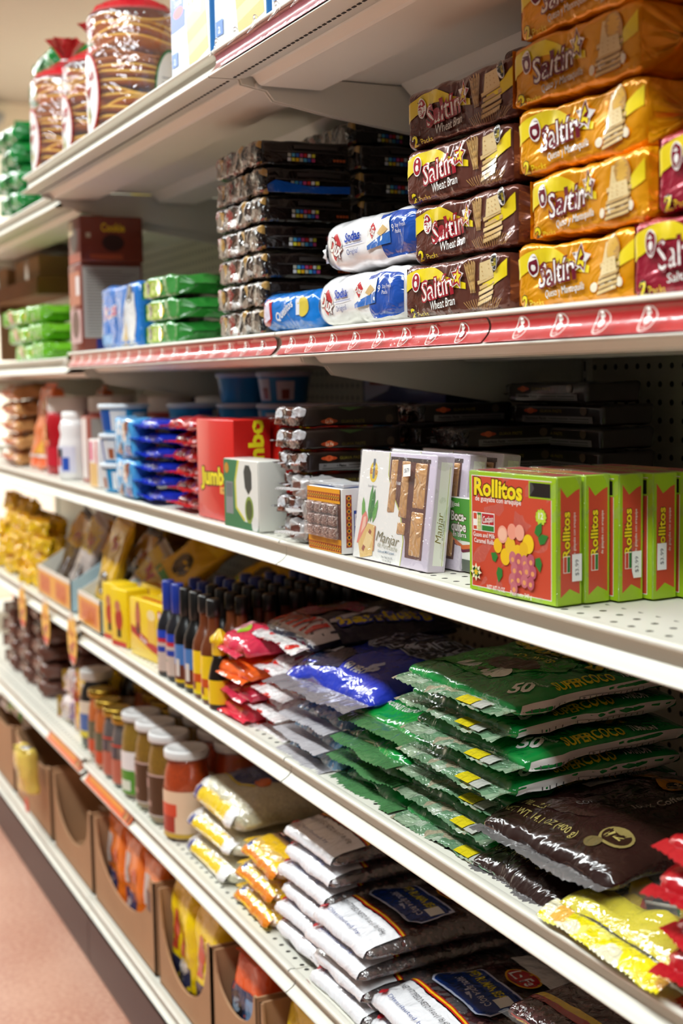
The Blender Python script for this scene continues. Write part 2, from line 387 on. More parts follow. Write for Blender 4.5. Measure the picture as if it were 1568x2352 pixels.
for i in range(4):
    for k in range(6, 0, -1):
        zt = (ZA if i < 2 else ZC)[k]
        yf = Y6 if (k == 6 and i < 2) else (Y6 + .07 if k == 6 else YF)
        t = shelf(J[i+1], J[i], zt, yf, 'steel_shelf', k > 1, k == 1); SH[(i, k)] = t
        look = 'cream steel shelf'
        if k == 5 and i < 2: look = 'cream steel shelf with a red ticket strip'
        tag(t, '%s, %s shelf of the %s' % (look, words[k], secn[i]), 'shelf', 'gondola shelves')
        if k == 6 and i < 2: slots(t, J[i+1], J[i], zt, yf)
# bolts seen under the top shelf
bm = bmesh.new(); lathe(bm, [(.0055, 0), (.0055, .002), (.003, .0035)], 14); bmesh.ops.rotate(bm, verts=bm.verts[:], matrix=Matrix.Rotation(PI/2, 3, 'Y'))
obj('bolt', bm, CREAM, SH[(0, 6)], True, (-.5795 + .006, .062, -.040))
# printed ticket strips
def strip(t, x0, x1, zt, yf, base, art, step, depth=.0):
    """a plastic strip clipped into the rail, following its hollow"""
    o3 = Vector(((J[0]+J[1])/2, yf, zt)); o3 = t.location.copy()
    cv = [(.0028, -.0058), (.0052, -.0085), (.0068, -.0135), (.0058, -.018), (.0035, -.022), (-.0003, -.0265), (-.0038, -.0298)]
    H = [0]
    for a, b in zip(cv, cv[1:]): H.append(H[-1] + math.dist(a, b))
    def fn(u, v, e):
        s = max(0, min(1, 1 - v)) * H[-1]
        for i in range(len(cv) - 1):
            if s <= H[i+1] + 1e-9:
                k = (s - H[i]) / (H[i+1] - H[i]); y = cv[i][0] + k*(cv[i+1][0]-cv[i][0]); z = cv[i][1] + k*(cv[i+1][1]-cv[i][1]); break
        return Vector((u, yf + y - .0006 - e, zt + z)) - o3
    bm = bmesh.new(); mats = [base]; a = Art(); a.r(x0, 0, x1, 1, base); 
    def stp(ar, st):
        press2(bm, ar, fn, mats, st)
    stp(a, (.04, .08)); stp(art, (.01, .08))
    return obj('ticket_strip', bm, mats, t)
def press2(bm, art, fn, mats, st):
    for li, (k, data, m) in enumerate(art.L):
        tb = bmesh.new()
        if k == 'p': tb.faces.new([tb.verts.new((x, y, 0)) for x, y in data]); bmesh.ops.triangulate(tb, faces=tb.faces[:])
        else:
            vs = [tb.verts.new((x, y, 0)) for x, y in data[0]]
            for f in data[1]:
                try: tb.faces.new([vs[i] for i in f])
                except ValueError: pass
        for ax in (0, 1):
            lo = min(v.co[ax] for v in tb.verts); hi = max(v.co[ax] for v in tb.verts); q = math.ceil(lo / st[ax]) * st[ax]
            while q < hi:
                co = [0, 0, 0]; no = [0, 0, 0]; co[ax] = q; no[ax] = 1
                bmesh.ops.bisect_plane(tb, geom=tb.verts[:] + tb.edges[:] + tb.faces[:], plane_co=co, plane_no=no); q += st[ax]
        if m not in mats: mats.append(m)
        h = .0001 + li * .00008 + (.0002 if art.L[0][0] != 'p' or len(art.L) > 1 else 0); mp = {v: bm.verts.new(fn(v.co.x, v.co.y, h)) for v in tb.verts}
        for f in tb.faces: bm.faces.new([mp[v] for v in f.verts]).material_index = mats.index(m)
        tb.free()
def ring(u, v, ru, rv, tu, tv, n=18):
    o = circ(u, v, ru, rv, n); i = circ(u, v, ru - tu, rv - tv, n); return [[o[k], o[(k+1) % n], i[(k+1) % n], i[k]] for k in range(n)]
def emblems(x0, x1, pitch):
    a = Art(); x = x1 - pitch * .8; 
    while x > x0 + .03:
        for q in ring(x, .47, .0105, .44, .0014, .05): a.p(q, WHT)
        a.c(x, .70, .0034, WHT, .10, 10); a.c(x, .46, .0042, WHT, .15, 10); a.c(x + .0006, .80, .0024, WHT, .06, 8); a.t('NOEL', x, .20, .10, WHT, .009)
        x -= pitch
    return a
strip(SH[(0, 5)], J[1] + .012, -1.146, ZA[5], YF, RED, emblems(J[1] + .012, -1.146, .0595), 0)
strip(SH[(0, 5)], -1.142, J[0] - .01, ZA[5], YF, RED, emblems(-1.142, J[0] - .01, .0595), 0)
strip(SH[(1, 5)], J[2] + .012, J[1] - .006, ZA[5], YF, RED, emblems(J[2] + .012, J[1] - .006, .0595), 0)
strip(SH[(0, 6)], J[1] + .004, J[0] - .01, ZA[6], Y6, M('a8525e', 'wrap'), emblems(J[1] + .004, J[0] - .01, .0595), 0)
ORG = M('e8642a', 'wrap'); YLW = M('f2b23a', 'wrap')
def orange_art(x0, x1):
    a = Art(); a.r(x0 + .02, .35, x1 - .06, .85, M('f09a2e', 'wrap')); 
    for k in range(5): a.r(x1 - .055 + k*.01, .1, x1 - .049 + k*.01, .85, M(['b8482c', '7c8a4a', 'd8b070', 'a83028', '5c6a40'][k], 'wrap'))
    return a
strip(SH[(1, 2)], -2.82, -2.48, ZA[2], YF, ORG, orange_art(-2.82, -2.48), 0)
strip(SH[(2, 2)], -3.18, -2.86, ZC[2], YF, ORG, orange_art(-3.18, -2.86), 0)
# ================================================================ goods on the second highest shelf
Z5 = ZA[5] + .001
WH = M('f4f2ee'); WHp = M('f4f2ee', 'card'); BLK = M('141210'); 
TAN = M('dcb878', 'wrap'); TAN2 = M('c89a54', 'wrap'); TDK = M('6e4420', 'wrap'); YEL = M('f0d818', 'wrap')
def crackers(a, u, v, s, n=5, hs=1):
    """a fanned stack of square crackers"""
    W_, X1 = s*.52*hs, []
    for k in range(n):
        y = v - s*.52 + k*s*.17; dx = (k % 2 - .5) * s*.06
        q = [(u - W_ + dx, y + s*.02), (u + W_ + dx, y + s*.20), (u + W_ + dx, y + s*.34), (u - W_ + dx, y + s*.16)]; a.p(q, TAN if k % 2 else M('e6c88c', 'wrap')); X1.append((dx, y))
    for dx, y in X1:
        a.p([(u - W_ + dx, y + s*.02), (u + W_ + dx, y + s*.20), (u + W_ + dx, y + s*.225), (u - W_ + dx, y + s*.045)], TDK)
    y = v - s*.52 + n*s*.17
    a.p([(u - W_*.8, y - s*.02), (u + W_, y + s*.12), (u + W_*.8, y + s*.62), (u - W_*.5, y + s*.55)], M('ecd49c', 'wrap'))
    for k in range(9): a.c(u - W_*.35 + W_*.42*(k % 3), y + s*(.14 + .14*(k // 3)) + s*.03*(k % 3), s*.022, TAN2, None, 8)
def badge(a, u, v, ru, rv, m, w=None):
    w = w or WH
    a.c(u, v, ru * 1.14, w, rv * 1.14); a.c(u, v, ru, m, rv); a.c(u, v + rv*.55, ru*.3, w, rv*.22, 10); a.c(u, v - rv*.2, ru*.45, w, rv*.38, 12)
def saltin_front(w, h, base2, under, redm, deco):
    a = Art(); X = lambda f: (f - .5) * w; Y = lambda f: f * h
    top = []; bot = []
    for k in range(15):
        f = .0 + .62 * k / 14; c = .60 + .22 * math.sin(min(1, f / .45) * PI * .75 + .2) - (.55 * max(0, f - .30)) * 1.3
        top.append((X(f), Y(c + .13 * (1 - f)))); bot.append((X(f), Y(c - .19 + .22 * f)))
    a.p(bot + top[::-1], YEL)
    a.p([(X(.74), Y(.30)), (X(.86), Y(.44)), (X(1.0), Y(.58)), (X(1.0), Y(.86)), (X(.88), Y(.66)), (X(.76), Y(.5))], YEL)
    crackers(a, X(.80), Y(.38), h * .52, 5, .92)
    if deco == 'wheat':
        for k in range(16):
            b = X(.66) + w*.012*(k % 4); an = 1.2 + .07*(k - 8)
            q = rotp(rect(b, Y(.36), b + w*.004, Y(.92 - .02*(k % 5))), b, Y(.4), (k - 8) * .045 + .1); a.p(q, TAN2 if k % 2 else TAN)
        for k in range(18): 
            b = X(.64 + .017*k); a.p(rotp(rect(b, Y(.04 + .01*(k % 3)), b + w*.003, Y(.26)), b, Y(.1), (9 - k) * .09), TAN2)
    else:
        a.c(X(.83), Y(.74), h*.17, TAN2, h*.2); a.c(X(.83), Y(.74), h*.15, M('e8b850', 'wrap'), h*.18)
        for k in range(4): a.c(X(.68 + .07*k), Y(.22 + .04*(k % 2)), h*.07, M('f0e6cc', 'wrap'))
        crackers(a, X(.79), Y(.30), h * .42, 4, 1.1)
    badge(a, X(.15), Y(.66), w*.034, h*.155, redm)
    a.t('Saltín', X(.36), Y(.53), h*.36, redm, w*.31, .055, .10)
    a.t('Saltín', X(.36), Y(.53), h*.36, WH, w*.31, .0, .10)
    a.p(star(X(.56), Y(.66), h*.24, 5, .5, 1.45, .9), WH); a.p(star(X(.56), Y(.66), h*.215, 5, .5, 1.45, .9), redm); a.p(star(X(.56), Y(.66), h*.15, 5, .45, 1.45, .9), YEL)
    if deco == 'wheat': a.t(under, X(.42), Y(.24), h*.155, WH, w*.25, .006, .07, M('2a1512'), .03)
    else: a.t(under, X(.44), Y(.235), h*.115, M('f4f4f0'), w*.34, .0, .07, M('5a3010'), .03)
    a.t('2', X(.10), Y(.09), h*.22, YEL, None, .03, 0, BLK, .04); a.t('Packs', X(.20), Y(.07), h*.13, YEL, w*.12, 0, .02)
    if deco == 'wheat': a.c(X(.90), Y(.83), w*.030, WH, h*.15); a.c(X(.90), Y(.83), w*.027, M('2c2622'), h*.138); a.t('Fibra de', X(.90), Y(.86), h*.06, YEL, w*.04); a.t('AVENA', X(.90), Y(.79), h*.07, YEL, w*.042, .01)
    return a
def endfold(w, d, h, m, name='end_fold', side=1, seed=0, n=10):
    """film gathered and folded over the end of a wrapped brick"""
    bm = bmesh.new(); rnd = random.Random(seed); x = side * w/2
    c = [(0.004, .004), (d - .004, .004), (d - .004, h - .004), (0.004, h - .004)]
    pts = []
    for (a, b), (e, f) in zip(c, c[1:] + c[:1]):
        for k in range(n): pts.append((a + (e-a)*k/n, b + (f-b)*k/n))
    o = [bm.verts.new((x + side*.0004, y, z)) for y, z in pts]
    i = [bm.verts.new((x + side*(.006 + .006*rnd.random()), d/2 + (y - d/2)*(.42 + .1*rnd.random()), h/2 + (z - h/2)*(.2 + .2*rnd.random()))) for y, z in pts]
    f = [bm.verts.new((x + side*(.014 + .003*rnd.random()), d/2 + (y - d/2)*.5, h/2 + (z - h/2)*.08)) for y, z in pts]
    N = len(pts)
    for A, B in ((o, i), (i, f)):
        for k in range(N): bm.faces.new((A[k], A[(k+1) % N], B[(k+1) % N], B[k]))
    return bm
def brick(name, w, d, h, m, front, seed=0, amp=.0035, r=.008, top=None, right=None):
    t = thing(name)
    s = Soft(w, d, h, r, amp, 22, seed, None, .010)
    arts = [('f', front)] if front else []
    if top: arts.append(('t', top))
    if right: arts.append(('r', right))
    o = pack('wrapper', s, m, arts, .012); o.parent = t
    for sd in (-1, 1):
        e = obj('end_fold', endfold(w, d, h, m, side=sd, seed=seed + sd), m, t)
    return proto(t)
CARM = M('8e1f33'); GOLD = M('f2a206', 'foil'); BRAN = M('6a3a2e', 'foil'); REDF = M('a81f38', 'foil')
gold = [brick('golden_cracker_pack', .185, .13, .062, GOLD, saltin_front(.185, .062, None, 'Queso y Mantequilla', M('6e1428'), 'cheese'), sd, .0045) for sd in (1, 5)]
bran = [brick('brown_cracker_pack', .208, .12, .061, BRAN, saltin_front(.208, .061, None, 'Wheat Bran', M('a51c2c'), 'wheat'), sd, .004) for sd in (2, 9)]
redp = brick('red_cracker_pack', .185, .13, .066, REDF, saltin_front(.185, .066, None, 'Saltín Rojo', M('7e1428'), 'cheese'), 3, .004)
for i, (x, y, rz) in enumerate([(-1.036, .722, .02), (-1.022, .722, -.02), (-1.036, .726, .05), (-1.044, .724, .06), (-1.040, .728, .02)]):
    use(gold[i % 2], (x, y, Z5 + i*.0635), rz, 'golden foil cheese cracker pack, %s of the front golden stack' % rank(i, 5), 'cracker pack', 'golden cracker packs')
for i in range(5):
    use(gold[(i+1) % 2], (-1.0 + .01*(i % 2), .88, Z5 + i*.0635), .03*(i % 3) - .03, 'golden foil cracker pack in shadow, %s of the rear golden stack' % rank(i, 5), 'cracker pack', 'golden cracker packs')
for i in range(5):
    use(gold[i % 2], (-.78, .86, Z5 + i*.0635), .1, 'golden foil cracker pack behind the red packs, %s' % rank(i, 5), 'cracker pack', 'golden cracker packs')
for i, (x, y, rz) in enumerate([(-.850, .716, .0), (-.826, .724, .02)]):
    use(redp, (x, y, Z5 + i*.068), rz, 'dark red foil cracker pack with yellow band, %s of two' % ['lower', 'upper'][i], 'cracker pack', 'red cracker packs')
for i, (x, y, rz) in enumerate([(-1.250, .718, .02), (-1.240, .724, .0), (-1.250, .722, .03), (-1.252, .728, .04)]):
    use(bran[i % 2], (x, y, Z5 + i*.0628), rz, 'brown foil wheat bran cracker pack, %s of the front brown stack' % rank(i, 4), 'cracker pack', 'brown cracker packs')
for i in range(5):
    use(bran[(i+1) % 2], (-1.275, .865, Z5 + i*.0628), .02*(i % 3), 'brown foil cracker pack in shadow, %s of the rear brown stack' % rank(i, 5), 'cracker pack', 'brown cracker packs')
# --- soda cracker rolls
BLU = M('1b4fae'); BLU2 = M('123a8c'); REDL = M('c2262e')
def dux_art(w, h, s=1):
    a = Art(); X = lambda f: (f - .5)*w; Y = lambda f: f*h
    a.p([(X(.70), Y(.0)), (X(.995), Y(.0)), (X(.995), Y(1)), (X(.66), Y(1)), (X(.665), Y(.6)), (X(.70), Y(.3))], BLU)
    a.p([(X(.17), Y(.46)), (X(.235), Y(.80)), (X(.31), Y(.50)), (X(.24), Y(.16))], WH); a.p([(X(.175), Y(.47)), (X(.235), Y(.77)), (X(.30), Y(.50)), (X(.24), Y(.20))], REDL)
    a.t('Dux', X(.235), Y(.47), h*.26, WH, w*.13, .03, -.35, M('701418'), .05, shear=.2); a.c(X(.115), Y(.72), w*.012, REDL, h*.05)
    a.t('Sodas', X(.405), Y(.62), h*.17, M('1646b4'), w*.135, .03, .05); a.p(rotp(rect(X(.33), Y(.465), X(.50), Y(.475)), X(.41), Y(.47), .05), M('28459a')); a.t('Original', X(.405), Y(.34), h*.11, M('283f96'), w*.10, .0, .05)
    a.p([(X(.545), Y(.3)), (X(.77), Y(.36)), (X(.77), Y(.84)), (X(.545), Y(.80))], WH); a.p([(X(.55), Y(.30)), (X(.77), Y(.36)), (X(.77), Y(.56)), (X(.65), Y(.48)), (X(.55), Y(.38))], M('2c6cc0'))
    a.p([(X(.565), Y(.63)), (X(.60), Y(.80)), (X(.64), Y(.64)), (X(.605), Y(.48))], REDL); a.t('Dux', X(.60), Y(.63), h*.12, WH, w*.06, .03, -.3); a.p([(X(.66), Y(.56)), (X(.71), Y(.70)), (X(.755), Y(.60)), (X(.70), Y(.50))], TAN)
    a.t('9', X(.80), Y(.60), h*.13, WH); a.t('Stay Fresh', X(.87), Y(.63), h*.07, WH, w*.09); a.t('Packs', X(.85), Y(.53), h*.07, WH, w*.05)
    return a
def roll(name, w, d, h, m, art, seed, twist=True):
    t = thing(name)
    def sh(p):
        f = (p.x + w/2) / w; k = 1.0
        if f < .22: k = .50 + .50 * math.sin(max(0, f) / .22 * PI/2)
        if f > .93: k = 1 - .25 * ((f - .93) / .07) ** 2
        return Vector((p.x, d/2 + (p.y - d/2) * k, h*.46 + (p.z - h*.46) * k + (1-k)*0))
    s = Soft(w, d, h, h*.36, .0035, 22, seed, sh, .007); o = pack('wrapper', s, m, [('f', art)], .008); o.parent = t
    if twist:
        bm = bmesh.new(); g = []; rnd = random.Random(seed)
        for j in range(6):
            f = j / 5; R = h*.25*(1 - f) ** 1.2 + .006 + .012 * max(0, f - .55); 
            g.append([bm.verts.new((-w/2 + .004 - f*.026, d/2 + R*math.cos(2*PI*k/20)*(1 + .3*(k % 2)*f), h*.46 + R*math.sin(2*PI*k/20)*(1 + .3*(k % 2)*f))) for k in range(20)])
        for A, B in zip(g, g[1:]):
            for k in range(20): bm.faces.new((A[k], A[(k+1) % 20], B[(k+1) % 20], B[k]))
        obj('twisted_end', bm, m, t)
    return proto(t)
dux = [roll('soda_cracker_roll', .262, .075, .066, M('f4f3f5', 'wrap'), dux_art(.262, .066), sd) for sd in (4, 11)]
use(dux[0], (-1.488, .712, Z5), .0, 'white and blue soda cracker roll lying on the red-stripped shelf, lower of two', 'cracker roll', 'soda cracker rolls')
use(dux[1], (-1.462, .716, Z5 + .067), .03, 'white and blue soda cracker roll, upper of two', 'cracker roll', 'soda cracker rolls')
a = Art(); a.p([(-.065, .006), (-.06, .034), (-.05, .05), (-.035, .048), (-.035, .02), (-.05, .004)], REDL); a.p([(-.060, .012), (-.055, .036), (-.042, .044), (-.04, .02)], M('e8e0f0')); a.t('Quesitos', .0, .030, .012, WH, .05, .02, .4)
a.c(.05, .033, .014, M('d8c040', 'wrap')); a.r(.032, .022, .042, .044, M('e8e8f0', 'wrap'))
qs = roll('blue_cracker_roll', .17, .05, .056, M('1878d0'), a, 6, False); use(qs, (-1.705, .716, Z5), .12, 'small bright blue cracker roll between the white rolls and the dark packs', 'cracker roll')
# --- tall stacks of dark cookie packs
DK = M('1a1210'); CLR = blotch('cookie_window', ['8a7a6c', '2a1a14', 'c8c4c0', '4a3022', '1c1412', '8c3c34', 'b8904c', '5c544e'], 62); 
BLUT = M('1256b8')
def dark_art(d, h, k):
    a = Art(); cs = ['d8d8d8', 'e0d840', 'e8b020', 'b8b8a8', '50a8d0', '3868c0', 'c84880', 'c83030']
    for r in range(2):
        for c in range(7): a.r(d*.28 + c*.0062, h*.20 + r*.0062, d*.28 + c*.0062 + .005, h*.20 + r*.0062 + .0048, M(cs[(c + r*3) % 8], 'wrap'))
    for c in range(4): a.r(d*.80 + c*.005, h*.24, d*.80 + c*.005 + .004, h*.34, M('b8501c', 'wrap'))
    a.r(d*.10, h*.52, d*.94, h*.56, M('3c3634', 'wrap')); a.r(d*.35, h*.66, d*.85, h*.80, M('383230', 'wrap'))
    if k: a.p([(0, h*.02), (d*.96, h*.06), (d*.96, h*.36), (d*.5, h*.30), (d*.1, h*.5), (0, h*.3)], BLUT)
    return a
def dark(seed, k=0):
    t = thing('dark_cookie_pack'); w, d, h = .19, .135, .0375
    s = Soft(w, d, h, .006, .003, 26, seed, None, .012); o = pack('wrapper', s, DK, [('r', dark_art(d, h, k))], .014); o.parent = t
    s2 = Soft(w*.985, .014, h*.95, .005, .004, 45, seed, None, .006); bm = bmesh.new(); s2.body(bm); e = obj('clear_end', bm, CLR, t); e.location = (-.0005, -.006, .001)
    return proto(t)
dk = [dark(2), dark(7), dark(12, 1)]
for i in range(7):
    use(dk[2 if i == 5 else i % 2], (-1.873 + .004*((i*7) % 3 - 1), .722, Z5 + i*.0392), .02*((i*5) % 3 - 1), 'dark cookie pack, glossy clear end, %s of the front dark stack' % rank(i, 7), 'cookie pack', 'dark cookie packs on the second highest shelf')
for i in range(8):
    use(dk[i % 2], (-1.868 - (.03 if i == 7 else 0), .872, Z5 + i*.0392), .03*((i*5) % 3 - 1), 'dark cookie pack in shadow, %s of the rear dark stack' % rank(i, 8), 'cookie pack', 'dark cookie packs on the second highest shelf')
# --- green packs, blue pack, brown boxes
GRN = M('2f8a34'); 
a = Art(); a.r(-.095, .004, .0, .034, M('a8c83a')); a.c(-.055, .02, .012, M('5a3a4a'), .012); a.c(-.03, .019, .010, M('d8e088'), .012); a.p([(-.0, .004), (.02, .02), (.0, .034)], M('e8d040'))
gp = brick('green_cookie_pack', .19, .095, .038, GRN, a, 8, .006)
for i in range(3): use(gp, (-2.28 + .008*(i % 2), .72, Z5 + i*.040), .02*i, 'green wrapped cookie pack with lime end, %s of three' % ['lowest', 'middle', 'topmost'][i], 'cookie pack', 'green cookie packs')
a = Art(); a.p([(-.05, .0), (-.02, .03), (-.03, .12), (-.12, .12), (-.12, 0)], M('2a80e0')); a.p([(.0, .0), (.03, .04), (.06, .10), (.11, .10), (.11, 0)], M('e8ecf0')); a.c(.08, .10, .018, M('3c4850')); a.t('Nones', -.055, .075, .025, M('d05080'), .08, .03, .1, WH); a.p([(.02, .0), (.05, .05), (.06, .0)], M('e0c080')); a.r(-.11, .01, -.05, .03, M('8ab8e8'))
t = thing('blue_wafer_pack', 'bright blue and white wafer pack standing between brown boxes and green packs', 'wafer pack', (-2.535, .72, Z5))
s = Soft(.25, .06, .122, .012, .004, 20, 3, None, .015); pack('wrapper', s, M('2e7fd8'), [('f', a)], .02).parent = t
BRN = M('7c3220', 'card')
def cookie_box(w, d, h, art_f, art_r, name='brown_cookie_box', base=None):
    t = thing(name); s = Soft(w, d, h, .0025, 0, 1, 0, None, .2); o = pack('carton', s, base or BRN, [('f', art_f), ('r', art_r)], 0); o.parent = t
    bm = bmesh.new(); box(bm, -w/2 + .003, w/2 - .003, .003, d - .003, h - .0005, h + .0012); obj('lid_flap', bm, base or BRN, t, False)
    return proto(t)
f = Art(); f.c(-.005, .05, .03, M('3c1a14', 'card'), .026); f.r(-.06, .0, .06, .02, M('b85038', 'card')); f.r(-.05, .06, -.01, .088, M('d8c8a0', 'card'))
r = Art(); r.c(.07, .04, .024, M('32140e', 'card'), .018); r.t('Cookie', .07, .072, .017, M('e8c020', 'card'), .05, .03); r.r(.02, .006, .09, .016, M('b05030', 'card')); r.r(.012, .05, .022, .06, M('c8b8a0', 'card'))
bx1 = cookie_box(.10, .135, .094, f, r); use(bx1, (-2.852, .72, Z5 + .188), .0, 'brown chocolate cookie carton on top of the grey-sided carton pile', 'carton')
r2 = Art(); r2.r(.004, .03, .13, .18, M('a8a29c', 'card')); 
for k in range(22): r2.r(.012, .038 + k*.0062, .118 - .03*(k*7 % 4)/3, .0395 + k*.0062, M('6c6660', 'card'))
r2.r(.03, .004, .075, .028, M('22307c', 'card'))
f2 = Art(); f2.r(-.045, .02, .045, .09, M('c8a0a0', 'card')); f2.c(0, .06, .03, M('5a2a1c', 'card')); f2.r(-.045, .10, .045, .17, M('b86848', 'card')); f2.r(.01, .12, .04, .16, M('e0d8d8', 'card'))
bx2 = cookie_box(.10, .135, .187, f2, r2, 'tall_cookie_carton'); use(bx2, (-2.862, .72, Z5), .0, 'tall brown carton with a grey nutrition panel under the chocolate carton', 'carton')
# far section: lime packs and cardboard
a = Art(); a.r(-.12, .006, -.07, .04, M('c85038')); a.r(-.05, .008, .0, .03, M('b8d870')); a.c(.03, .022, .012, M('f0c030')); a.c(-.02, .026, .01, M('e8b050'))
lp = brick('lime_snack_pack', .38, .1, .044, M('6cb820'), a, 13, .007, .014)
for i in range(3): use(lp, (-3.38 - .04*i, .725, ZC[5] + .001 + i*.046), .04*(i - 1), 'blurred lime green snack pack with red end, %s of three' % ['lowest', 'middle', 'topmost'][i], 'snack pack', 'lime snack packs')
t = thing('small_blue_pack', 'small blurred blue and white pack behind the lime packs', 'snack pack', (-3.08, .83, ZC[5] + .001)); pack('wrapper', Soft(.14, .06, .115, .01, .004, 20, 2), M('3a80b8'), [('f', Art().r(-.05, .06, -.01, .10, M('e0e8f0')).r(.01, .01, .05, .05, M('203c60')))], .03).parent = t
t = thing('wooden_plank', 'brown wooden plank lying across brackets, far back below the shelf', 'plank', (-4.2, .80, 1.525)); bm = bmesh.new(); box(bm, -.62, .62, 0, .12, 0, .045); obj('board', bm, M('8a5a2c', 'kraft'), t, False); 
bm = bmesh.new(); box(bm, -.012, .012, .02, .10, -.165, 0); obj('batten', bm, M('6a4522', 'kraft'), t, False)
for i, x in enumerate((-4.54, -4.21, -3.79)):
    t = thing('cardboard_carton', 'shadowed cardboard carton on the wooden plank, %s of three' % ['left', 'middle', 'right'][i], 'carton', (x, .82, 1.572), 0, 'cartons on the plank'); bm = bmesh.new(); box(bm, -.15, .15, 0, .25, 0, .060); obj('carton_body', bm, M('a07c50', 'kraft'), t, False)
    bm = bmesh.new(); box(bm, -.02, .02, -.0006, .0004, .0, .060); obj('packing_tape', bm, M('7a5a34', 'wrap'), t, False)
# ================================================================ goods on the topmost shelf
Z6 = ZA[6] + .001
def toast_bag(name, R, H, seed):
    """tall round stack of tostadas in a clear bag tied red at the neck"""
    t = thing(name); rnd = random.Random(seed); bm = bmesh.new(); n = int(H / .0115); z = .004; K = 30
    for i in range(n):
        ph = rnd.random() * 6; rr = R * (.86 + .07*rnd.random()); dx, dy = (rnd.random() - .5)*.006, (rnd.random() - .5)*.006; am = .0050 + .004*rnd.random()
        def pt(r, k, dz): 
            a = 2*PI*k/K; return bm.verts.new((dx + r*math.cos(a), dy + r*math.sin(a), z + dz + am*(r/R)*math.sin(2*a + ph) + am*.5*math.sin(3*a + ph*2)))
        A = [pt(rr, k, 0) for k in range(K)]; B = [pt(rr*1.008, k, .0040) for k in range(K)]; c1 = bm.verts.new((dx, dy, z - .002)); c2 = bm.verts.new((dx, dy, z + .0045))
        mi = 1 if rnd.random() < .3 else 0
        for k in range(K):
            bm.faces.new((A[k], A[(k+1) % K], B[(k+1) % K], B[k])).material_index = mi
            bm.faces.new((c1, A[(k+1) % K], A[k])).material_index = 1; bm.faces.new((c2, B[k], B[(k+1) % K])).material_index = 0
        z += H / n
    obj('tostada_stack', bm, [M('ffc650', 'matte'), M('c8742c', 'matte')], t)['kind'] = 'stuff'
    bm = bmesh.new(); pr = [(R*.96, 0), (R, .006), (R*1.0, H*.5), (R*.99, H*.97), (R*.93, H*1.03)]
    lathe(bm, pr, 40)
    for v in bm.verts: 
        nn = noise.noise(v.co * 24 + Vector((seed, 0, 0))) * .005; v.co.x += nn; v.co.y += nn
    obj('clear_bag', bm, CLEAR, t)
    bm = bmesh.new(); K = 32; g = []
    for (r, zz, w) in ((R*.95, H*1.01, .0), (R*.80, H*1.075, .05), (R*.45, H*1.14, .14), (R*.14, H*1.22, .2), (R*.11, H*1.25, .1), (R*.26, H*1.34, .35), (R*.42, H*1.42, .45)):
        g.append([bm.verts.new((r*(1 + w*math.cos(k*PI + seed) + w*.4*rnd.random())*math.cos(2*PI*k/K), r*(1 + w*math.cos(k*PI))*math.sin(2*PI*k/K), zz + w*.02*rnd.random())) for k in range(K)])
    for A, B in zip(g, g[1:]):
        for k in range(K): bm.faces.new((A[k], A[(k+1) % K], B[(k+1) % K], B[k]))
    obj('gathered_neck', bm, M('d42430'), t)
    bm = bmesh.new(); lathe(bm, [(R*.15, H*1.215), (R*.17, H*1.23), (R*.15, H*1.245)], 20); obj('wire_tie', bm, M('f0f0ee'), t)
    # oval label on the aisle side
    for an, cols, lbl in ((-1.62, 0, 'oval_label'), (.42, 1, 'oval_label')):
        bm = bmesh.new(); mats = [WHp]; fn = lambda u, v, e: Vector(((R*1.03 + e)*math.cos(an + u/R), (R*1.03 + e)*math.sin(an + u/R), v))
        a = Art(); rv = H*.34; ru = R*.42
        a.c(0, H*.36, ru, M('c83040', 'card') if not cols else M('2c7c4c', 'card'), rv, 28); a.c(0, H*.36, ru*.9, WHp, rv*.93, 28)
        if not cols: a.t('TOSTADA', 0, H*.50, H*.07, REDL, ru*1.2, .02); a.p([(-ru*.5, H*.40), (ru*.3, H*.42), (0, H*.30)], REDL); a.p([(0, H*.10), (ru*.22, H*.18), (0, H*.28), (-ru*.2, H*.18)], M('6a7c20', 'card')); a.p([(0, H*.11), (ru*.1, H*.18), (0, H*.24), (-ru*.1, H*.18)], M('e0c030', 'card'))
        else:
            for k in range(7): a.r(-ru*.6, H*(.22 + .04*k), ru*(.5 - .1*(k % 3)), H*(.228 + .04*k), M('9a9a9a', 'card'))
        press(bm, a, fn, mats, .02); obj(lbl, bm, mats, t)
    return proto(t)
tb = toast_bag('tostada_bag', .078, .20, 3); tb2 = toast_bag('tostada_bag', .078, .19, 8)
use(tb, (-2.375, .72, Z6), .1, 'large clear bag of stacked tostadas with red tied neck, nearest of the tostada bags', 'tostada bag', 'tostada bags', 1.06)
use(tb2, (-2.648, .735, Z6), .1, 'clear bag of tostadas with red tied neck, second of the tostada bags, behind the nearest', 'tostada bag', 'tostada bags', .98)
o = use(tb, (-2.808, .705, Z6), .1, 'clear bag of tostadas farthest along the shelf beside the green bags', 'tostada bag', 'tostada bags', .94)
use(tb2, (-2.50, .90, Z6), .4, 'tostada bag in the second row with a milky twisted neck', 'tostada bag', 'tostada bags', 1.02)
use(tb, (-2.17, .86, Z6), .6, 'tostada bag in the second row, half hidden behind the blue cracker box', 'tostada bag', 'tostada bags', 1.0)
